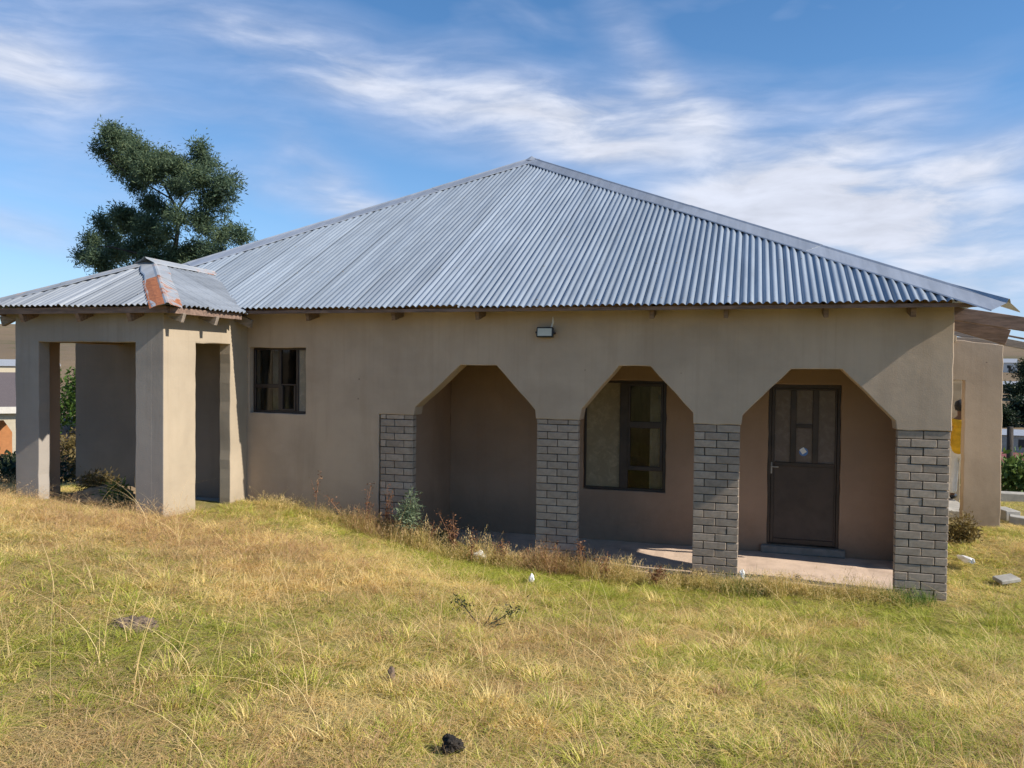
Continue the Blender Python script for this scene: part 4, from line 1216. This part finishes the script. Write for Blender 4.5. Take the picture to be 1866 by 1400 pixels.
# weeds along the veranda edge
def weed(kind, label, x, y, h_, seed, group=None, m=None):
    g = np.random.default_rng(seed)
    b0 = thing(kind, label, 'weed', (x, y, gz(x, y)-.02), 0, group)
    st_ = MB(); cs, rs = [], []
    lean_ = (g.normal()*.14, g.normal()*.05)
    for k in range(int(g.integers(1, 7))):
        a = g.random()*6.28; ln = h_*(.45+.65*g.random()); le = .06+.42*g.random()**1.5
        tip_ = (math.cos(a)*le*ln+lean_[0]*ln, math.sin(a)*le*ln+lean_[1]*ln, ln)
        st_.tube([(0, 0, 0), (tip_[0]*.35, tip_[1]*.35, ln*.5), tip_], [.0045, .0035, .0018], 5)
        for j in range(7):
            f = .45+.55*j/6; cs.append((tip_[0]*f*f, tip_[1]*f*f, ln*f)); rs.append(.012+.010*g.random())
        if g.random() < .8:
            f = .55; br_ = (tip_[0]*.4+g.normal()*.07, tip_[1]*.4+g.normal()*.07, ln*.85)
            st_.tube([(tip_[0]*.3, tip_[1]*.3, ln*.45), br_], [.004, .002], 4)
            for j in range(4): cs.append((br_[0]*(.7+.1*j), br_[1]*(.7+.1*j), ln*(.62+.08*j))); rs.append(.012)
    st_.build('stem', M_DOCKST, b0)
    leaf_cloud('seed_head', m or M_DOCK, b0, cs, rs, 7, .022, .5, seed=seed, solid=.0, flat=1.2, kind='stuff')
    return b0


M_DOCKST = mat('weed_stem', (.22, .11, .06), .8, var=.2)
spots = [(-5.1, -.22, .5, 'leftmost dried weed against the plaster wall, well left of the brick pillars'), (-4.72, -.16, .6, 'tall rusty dried weed second from left against the plaster wall'),
         (-4.42, -.25, .66, 'tallest reddish dried weed at left edge of the leftmost brick pillar'), (-4.18, -.14, .6, 'reddish dried weed directly before the leftmost brick pillar'),
         (-3.60, -.18, .48, 'dried weed just right of the silvery green shrub'), (-3.28, -.14, .55, 'upright dried weed standing alone in the first arch'),
         (-3.02, -.32, .36, 'short dried weed left of the white bag in the first arch'), (-2.70, -.18, .42, 'dried weed right of the white bag in the first arch'),
         (-2.45, -.2, .4, 'dried weed at the left edge of the second brick pillar'), (-2.2, -.26, .34, 'dense brown weed before the left half of the second brick pillar'),
         (-1.98, -.24, .38, 'dense brown weed before the right half of the second brick pillar'), (-1.74, -.2, .38, 'dried weed at the right edge of the second brick pillar'),
         (-1.48, -.25, .3, 'low dried weed under the veranda window'), (-.95, -.25, .24, 'smallest dried weed in the second arch near the third pillar')]
for k, (x, y, h_, lab) in enumerate(spots):
    weed('dried_weed', lab, x, y, h_, 100+k, 'dried weeds along the veranda edge')
sv = thing('silver_shrub', 'small silvery green shrub in front of the leftmost brick pillar', 'shrub', (-3.86, -.2, gz(-3.86, -.2)))
sv.scale = (.68, .68, .74)
leaf_cloud('crown', M_SILVER, sv, [(0, 0, .52), (.06, 0, .62), (.03, .02, .72), (-.07, 0, .48), (.08, .02, .5), (-.1, 0, .4), (.02, 0, .4), (.05, 0, .82)], [.1, .09, .07, .08, .08, .07, .09, .045], 130, .075, .22, seed=61, solid=.05)
b_ = MB(); b_.tube([(.12, -.02, 0), (.05, 0, .2), (.02, 0, .45), (.04, 0, .75)], [.016, .013, .01, .004], 6); b_.build('stem', M_DOCKST, sv)
bush('porch_weed', 'bright green weed growing inside the left porch opening', 'weed', -7.12, -1.2, .24, .26, M_GREENL, 60, .06, 62, .3, 6)
bush('porch_weed', 'grey green low weed at the porch opening beside the bright one', 'weed', -6.98, -1.3, .26, .16, M_SILVER, 60, .045, 63, .3, 6)
o = lump('soil_heap', mat('heap_soil', (.27, .19, .11), .95, var=.3, vscale=9, bump=.012, bscale=30), (0, 0, 0), .46, .34, .17, 9, 4, .3, 2.2); place(o, -7.5, -.95, .0)
tag(o, 'heap of brown soil inside the left porch', 'soil heap')
bush('porch_grass_tuft', 'yellow green grassy tuft on top of the porch soil heap', 'grass tuft', -7.75, -.85, .6, .24, M_BROWNBUSH, 210, .055, 64, .16, 10)
TUFTS = [(-.02, -.16, .2, 'bright green grass tuft at the foot of the third pillar'), (1.56, -.15, .17, 'bright green grass tuft at the foot of the end pillar')]
th = thing('thorn_sprig', 'dark forked thorny sprig in the middle of the lawn', 'weed', (-1.87, -3.3, gz(-1.87, -3.3)))
b_ = MB()
for tipv in ((.26, .06, .17), (.20, -.06, .08), (-.16, .03, .15), (-.22, .06, .19), (.08, .06, .15)):
    b_.tube([(0, 0, 0), (tipv[0]*.4, tipv[1]*.4, tipv[2]*.35), tipv], [.005, .004, .002], 5)
b_.build('stem', M_BARK, th)
leaf_cloud('foliage', M_DARKL, th, [(.2, .04, .13), (.26, .06, .17), (.12, 0, .08), (-.17, .03, .14), (-.22, .06, .18), (-.09, .03, .1)], [.05, .04, .04, .05, .04, .04], 40, .028, .3, seed=71, solid=0)


# ------------------------------------------------------------------ grass
def grass_mat(name, green, straw, green2, straw2):
    m = bpy.data.materials.new(name); m.use_nodes = True
    t = NT(m.node_tree); nd = m.node_tree.nodes; b = nd['Principled BSDF']
    a = t.n('ShaderNodeAttribute', attribute_name='tint').outputs['Fac']
    a2 = t.n('ShaderNodeAttribute', attribute_name='tint2').outputs['Fac']
    dry = t.n('ShaderNodeAttribute', attribute_name='dry', attribute_type='INSTANCER').outputs['Fac']
    red = t.n('ShaderNodeAttribute', attribute_name='red', attribute_type='INSTANCER').outputs['Fac']
    f = t.rng(t.math('SUBTRACT', dry, a), -.12, .12)
    gr = t.mix(a2, green, green2); stw = t.mix(a2, straw, straw2)
    stw = t.mix(t.math('MULTIPLY', red, .75), stw, (.42, .23, .13))
    c = t.mix(f, gr, stw)
    t.put(b.inputs['Base Color'], c); b.inputs['Roughness'].default_value = .55; b.inputs['Specular IOR Level'].default_value = .3
    tl = t.n('ShaderNodeBsdfTranslucent'); t.put(tl.inputs[0], c)
    mx = t.n('ShaderNodeMixShader'); mx.inputs[0].default_value = .42
    t.put(mx.inputs[1], b.outputs[0]); t.put(mx.inputs[2], tl.outputs[0]); t.put(nd['Material Output'].inputs[0], mx.outputs[0])
    return m


M_GRASS = grass_mat('veld_grass', (.25, .31, .035), (.84, .61, .22), (.62, .60, .11), (.97, .80, .38))
M_TUFT = leaf_mat('tuft_blade', [(0, (.07, .15, .02)), (.7, (.16, .24, .04)), (1, (.38, .36, .10))], .4)
M_TALL = grass_mat('tall_veld_grass', (.34, .32, .07), (.76, .54, .23), (.56, .46, .14), (.95, .74, .38))


def clump_mesh(name, m, n, radius, hmin, hmax, wdt, lean, seed, seg=3, seed_heads=False, outward=False):
    g = np.random.default_rng(seed)
    V = []; F = []; T1 = []; T2 = []
    for i in range(n):
        a = g.random()*6.283; r = radius*math.sqrt(g.random())
        bx, by = r*math.cos(a), r*math.sin(a)
        h = hmin+(hmax-hmin)*g.random()**1.5
        la = a+g.normal()*.9 if outward else g.random()*6.283; le = lean*(.3+1.1*g.random())
        if outward: le *= .35+.9*r/radius; h *= 1.15-.45*r/radius
        dx, dy = math.cos(la), math.sin(la); wx, wy = -dy, dx
        tw = g.normal()*.6; wx, wy = wx*math.cos(tw)-wy*math.sin(tw), wx*math.sin(tw)+wy*math.cos(tw)
        w0 = wdt*(.6+.8*g.random()); k = len(V); t1, t2 = g.random(), g.random()
        for s_ in range(seg+1):
            f = s_/seg
            out = h*le*f**1.7; zz = h*(f-.42*min(1.3, le)*f*f)-.012
            px_, py_ = bx+dx*out, by+dy*out
            ww = w0*(1-f*.92)/2
            V += [(px_-wx*ww, py_-wy*ww, zz), (px_+wx*ww, py_+wy*ww, zz)]
            T1 += [t1, t1]; T2 += [t2, t2]
        for s_ in range(seg): F.append((k+2*s_, k+2*s_+1, k+2*s_+3, k+2*s_+2))
        if seed_heads and g.random() < .6:
            ex, ey, ez = V[-1]
            for j in range(5):
                k = len(V); o_ = g.normal(size=3)*.008
                cx__, cy__, cz__ = ex-dx*.012*j+o_[0], ey-dy*.012*j+o_[1], ez-.011*j+o_[2]
                V += [(cx__, cy__, cz__), (cx__+.004, cy__+.002, cz__+.010), (cx__, cy__+.004, cz__+.02)]; T1 += [0]*3; T2 += [t2]*3
                F.append((k, k+1, k+2))
    me = bpy.data.meshes.new(name); me.from_pydata(V, [], F)
    for nm, tt in (('tint', T1), ('tint2', T2)):
        at = me.attributes.new(nm, 'FLOAT', 'POINT'); at.data.foreach_set('value', np.array(tt, 'f'))
    me.materials.append(m); me.update()
    return me


for k_, (x_, y_, h_, lab_) in enumerate(TUFTS):
    o = link('grass_tuft', clump_mesh('grass_tuft', M_TUFT, 420, .26, h_*.7, h_*1.6, .006, .8, 900+k_, 4), None, None, (x_, y_, gz(x_, y_)))
    tag(o, lab_, 'grass tuft')


def scatter(name, label, clumps, X, Y, rot, scl, idx, dry, red, cat='grass'):
    cl = bpy.data.collections.new(name+'_clumps')
    for k, me in enumerate(clumps):
        cl.objects.link(bpy.data.objects.new('%s_clump_%02d' % (name, k), me))
    n = len(X); Z = ground(X, Y)
    me = bpy.data.meshes.new(name)
    me.vertices.add(n); me.vertices.foreach_set('co', np.stack([X, Y, Z], -1).astype('f').ravel())
    for nm, typ, val, key in (('rot', 'FLOAT_VECTOR', rot, 'vector'), ('scl', 'FLOAT_VECTOR', scl, 'vector'), ('idx', 'INT', idx, 'value'), ('dry', 'FLOAT', dry, 'value'), ('red', 'FLOAT', red, 'value')):
        at = me.attributes.new(nm, typ, 'POINT'); at.data.foreach_set(key, np.asarray(val).astype('i' if typ == 'INT' else 'f').ravel())
    me.update()
    o = link(name, me)
    ng = bpy.data.node_groups.new(name, 'GeometryNodeTree')
    ng.interface.new_socket('Geometry', in_out='INPUT', socket_type='NodeSocketGeometry')
    ng.interface.new_socket('Geometry', in_out='OUTPUT', socket_type='NodeSocketGeometry')
    N = ng.nodes; Lk = ng.links
    gi, go = N.new('NodeGroupInput'), N.new('NodeGroupOutput')
    ci = N.new('GeometryNodeCollectionInfo'); ci.inputs['Collection'].default_value = cl
    ci.inputs['Separate Children'].default_value = True; ci.inputs['Reset Children'].default_value = True
    ip = N.new('GeometryNodeInstanceOnPoints'); ip.inputs['Pick Instance'].default_value = True
    def na(nm, typ):
        q_ = N.new('GeometryNodeInputNamedAttribute'); q_.data_type = typ; q_.inputs['Name'].default_value = nm
        return next(s_ for s_ in q_.outputs if s_.enabled)
    Lk.new(gi.outputs[0], ip.inputs['Points']); Lk.new(ci.outputs[0], ip.inputs['Instance'])
    Lk.new(na('idx', 'INT'), ip.inputs['Instance Index'])
    e2r = N.new('FunctionNodeEulerToRotation'); Lk.new(na('rot', 'FLOAT_VECTOR'), e2r.inputs[0]); Lk.new(e2r.outputs[0], ip.inputs['Rotation'])
    Lk.new(na('scl', 'FLOAT_VECTOR'), ip.inputs['Scale']); Lk.new(ip.outputs[0], go.inputs[0])
    o.modifiers.new('scatter', 'NODES').node_group = ng
    tag(o, label, cat, kind='stuff')
    return o


def free(X, Y):
    """not inside the house, porch or slabs"""
    hs = (X > XL-.05) & (X < XR+.08) & (Y > -.02)
    hs |= (X > PX0-.02) & (X < PX1+.02) & (Y > PY0-.02)
    hs |= (X > 1.9) & (X < 3.4) & (Y > SY+.0)
    return ~hs


def jgrid(x0, x1, y0, y1, st, g):
    a, b_ = np.meshgrid(np.arange(x0, x1, st), np.arange(y0, y1, st))
    a = a+(g.random(a.shape)-.5)*st; b_ = b_+(g.random(b_.shape)-.5)*st
    return a.ravel(), b_.ravel()


def dryness(X, Y):
    """0 = green, 1 = straw; follows the way the yard dries out"""
    d = .54+1.0*(vnoise(X, Y, .9, 1, 3)-.5)+.75*(vnoise(X, Y, 3.1, 2, 2)-.5)
    band = np.exp(-((Y+2.6+.12*(X+5))/.85)**2)*sstep(X, -2.4, -3.6)
    d += .38*band
    d -= .52*np.exp(-((Y+.55)/.8)**2)*sstep(X, -5.6, -3.6)
    d -= .20*np.exp(-((X+4.0)/2.0)**2-((Y+4.9)/.9)**2)
    d += .16*sstep(Y, -2.3, -4.2)*sstep(X, -2.5, -.5)
    d -= .10*sstep(X, 1.9, 2.4)*sstep(Y, -1.5, 0)
    return np.clip(d, .05, .97)


g = np.random.default_rng(77)
turf = [clump_mesh('turf', M_GRASS, 90, .08, .035, .10, .0056, 1.9, 200+k, 4, False, True) for k in range(7)]
X, Y = jgrid(-9.5, 4.6, -7.6, 4.5, .105, g); k = free(X, Y); X, Y = X[k], Y[k]
X2, Y2 = jgrid(-13.5, 8, -8.8, 8.5, .21, g); k = free(X2, Y2) & ((X2 < -9.5) | (X2 > 4.6) | (Y2 < -7.6) | (Y2 > 4.5)) & (np.hypot(X2, Y2+8.84) > .9); X2, Y2 = X2[k], Y2[k]
X = np.concatenate([X, X2]); Y = np.concatenate([Y, Y2]); n = len(X)
hs = .35+.65*vnoise(X, Y, 2.2, 6, 3)+.8*g.random(n)**3
dr = np.clip(dryness(X, Y)+g.normal(size=n)*.07, 0, 1)
bare = vnoise(X, Y, 2.4, 14, 4)
flat = g.random(n) < .95*sstep(bare, .50, .66)            # trodden spots: only lying dead straw
turf += [clump_mesh('thatch', M_GRASS, 75, .10, .022, .07, .0046, 3.2, 260+k, 3) for k in range(4)]
ti = np.where(flat, g.integers(7, 11, n), g.integers(0, 7, n))
dr = np.where(flat, np.clip(dr+.28, 0, .97), dr); hs = np.where(flat, .9, hs)
scl = np.stack([np.full(n, 1.05), np.full(n, 1.05), hs], -1)*(.85+.35*g.random(n))[:, None]
rot = np.stack([g.normal(size=n)*.09, g.normal(size=n)*.09, g.random(n)*6.283], -1)
scatter('short_grass', 'short matted yellow green grass covering the sloping yard', turf, X, Y, rot, scl, ti, dr, np.clip(vnoise(X, Y, 1.1, 21, 3)*1.6-.55, 0, 1))

# tussocks: thicker domed tufts that throw shade on the gaps between them
tus = [clump_mesh('tussock', M_GRASS, 150, .10, .07, .20, .0052, 1.15, 280+k, 4, False, True) for k in range(5)]
n0 = 620
X = g.uniform(-9, 4.2, n0*2); Y = g.uniform(-6.6, -.6, n0*2)
k = free(X, Y) & (vnoise(X, Y, 1.3, 71, 2) > .42); X, Y = X[k], Y[k]; n = len(X)
scatter('grass_tussock', 'thick domed grass tussocks standing out of the short turf', tus, X, Y, np.stack([g.normal(size=n)*.15, g.normal(size=n)*.15, g.random(n)*6.283], -1),
        np.stack([.7+.6*g.random(n)]*2+[.45+.55*g.random(n)], -1), g.integers(0, 5, n), np.clip(dryness(X, Y)+g.normal(size=n)*.28, 0, 1), np.clip(g.normal(size=n)*.5, 0, 1))

tall = [clump_mesh('tall', M_TALL, 30, .10, .12, .38, .0034, 1.15, 300+k, 4, True) for k in range(6)]
X, Y = jgrid(-9.8, 4.6, -7.4, 4.5, .17, g); k = free(X, Y); X, Y = X[k], Y[k]; n = len(X)
band = np.exp(-((Y+2.55+.12*(X+5))/.8)**2)*sstep(X, -2.2, -3.6)
edge = np.exp(-((Y+1.75)/.35)**2)*sstep(X, -5.6, -6.4)*1.0
lowr = sstep(vnoise(X, Y, .9, 31, 3), .50, .60)*sstep(Y, -1.6, -2.6)*(.45+.55*sstep(X, -2.6, -.6))
dens = np.clip(.95*band+.8*edge+.38*lowr+.01, 0, .95)
k2 = g.random(n) < dens; X, Y = X[k2], Y[k2]; n = len(X)
hs = .5+.55*vnoise(X, Y, 2.0, 9, 2)+.12*np.exp(-((Y+2.55+.12*(X+5))/.8)**2)
scl = np.stack([np.full(n, 1.0), np.full(n, 1.0), hs*.95], -1)*(.75+.4*g.random(n))[:, None]
rot = np.stack([g.normal(size=n)*.16, g.normal(size=n)*.16, g.random(n)*6.283], -1)
scatter('tall_dry_grass', 'taller dry straw coloured grass in drifts across the yard', tall, X, Y, rot, scl, g.integers(0, 6, n),
        np.clip(dryness(X, Y)+.3, .5, 1), np.clip(vnoise(X, Y, 1.4, 41, 3)*2.2-.55+.25*band[k2], 0, 1))

# ragged growth against the slab edge and the wall foot
X = np.concatenate([g.uniform(-5.9, 1.45, 420), g.uniform(-1.7, 1.5, 260), g.uniform(-4.6, -1.2, 200), g.normal(-2.05, .33, 90), g.normal(-4.3, .5, 60), g.normal(-.05, .2, 40)])
Y = np.concatenate([-.02-.38*g.random(420)**1.4, -.03-.16*g.random(260), -.03-.3*g.random(200), g.uniform(-.4, -.03, 90), g.uniform(-.4, -.02, 60), g.uniform(-.35, -.03, 40)])
k = free(X, Y); X, Y = X[k], Y[k]; n = len(X)
pb = np.exp(-((X+2.05)/.45)**2)+.7*np.exp(-((X+4.3)/.6)**2)
tuf = [clump_mesh('edge', M_TALL, 22, .07, .08, .32, .0045, .8, 500+k, 4, True) for k in range(5)]
scatter('edge_grass', 'ragged green and dry grass growing along the veranda edge', tuf, X, Y, np.stack([g.normal(size=n)*.2, g.normal(size=n)*.2, g.random(n)*6.283], -1),
        np.stack([np.full(n, .9)]*2+[(.4+.8*vnoise(X, Y, 2.5, 61, 2))*np.where((X > -4.5) & (X < -1.2), 1.35, 1)], -1)*(.7+.5*g.random(n))[:, None], g.integers(0, 5, n), np.clip((.05+.75*vnoise(X, Y, 1.6, 62, 2))*np.where(X > -1.3, .3, .5)+.5*pb, 0, 1), np.clip(pb*1.3, 0, 1))

# long arching straw stalks
arch_ = [clump_mesh('arch', M_TALL, 5, .05, .45, .95, .0042, 1.5, 400+k, 8) for k in range(5)]
n = 150
X = g.uniform(-6.5, 2.5, n); Y = g.uniform(-6.2, -1.6, n)
scatter('long_straw', 'long pale straw stalks arching over the grass', arch_, X, Y, np.stack([np.zeros(n), np.zeros(n), g.random(n)*6.283], -1),
        np.full((n, 3), .75)+g.random((n, 3))*.3, g.integers(0, 5, n), np.full(n, 1.0), np.zeros(n))
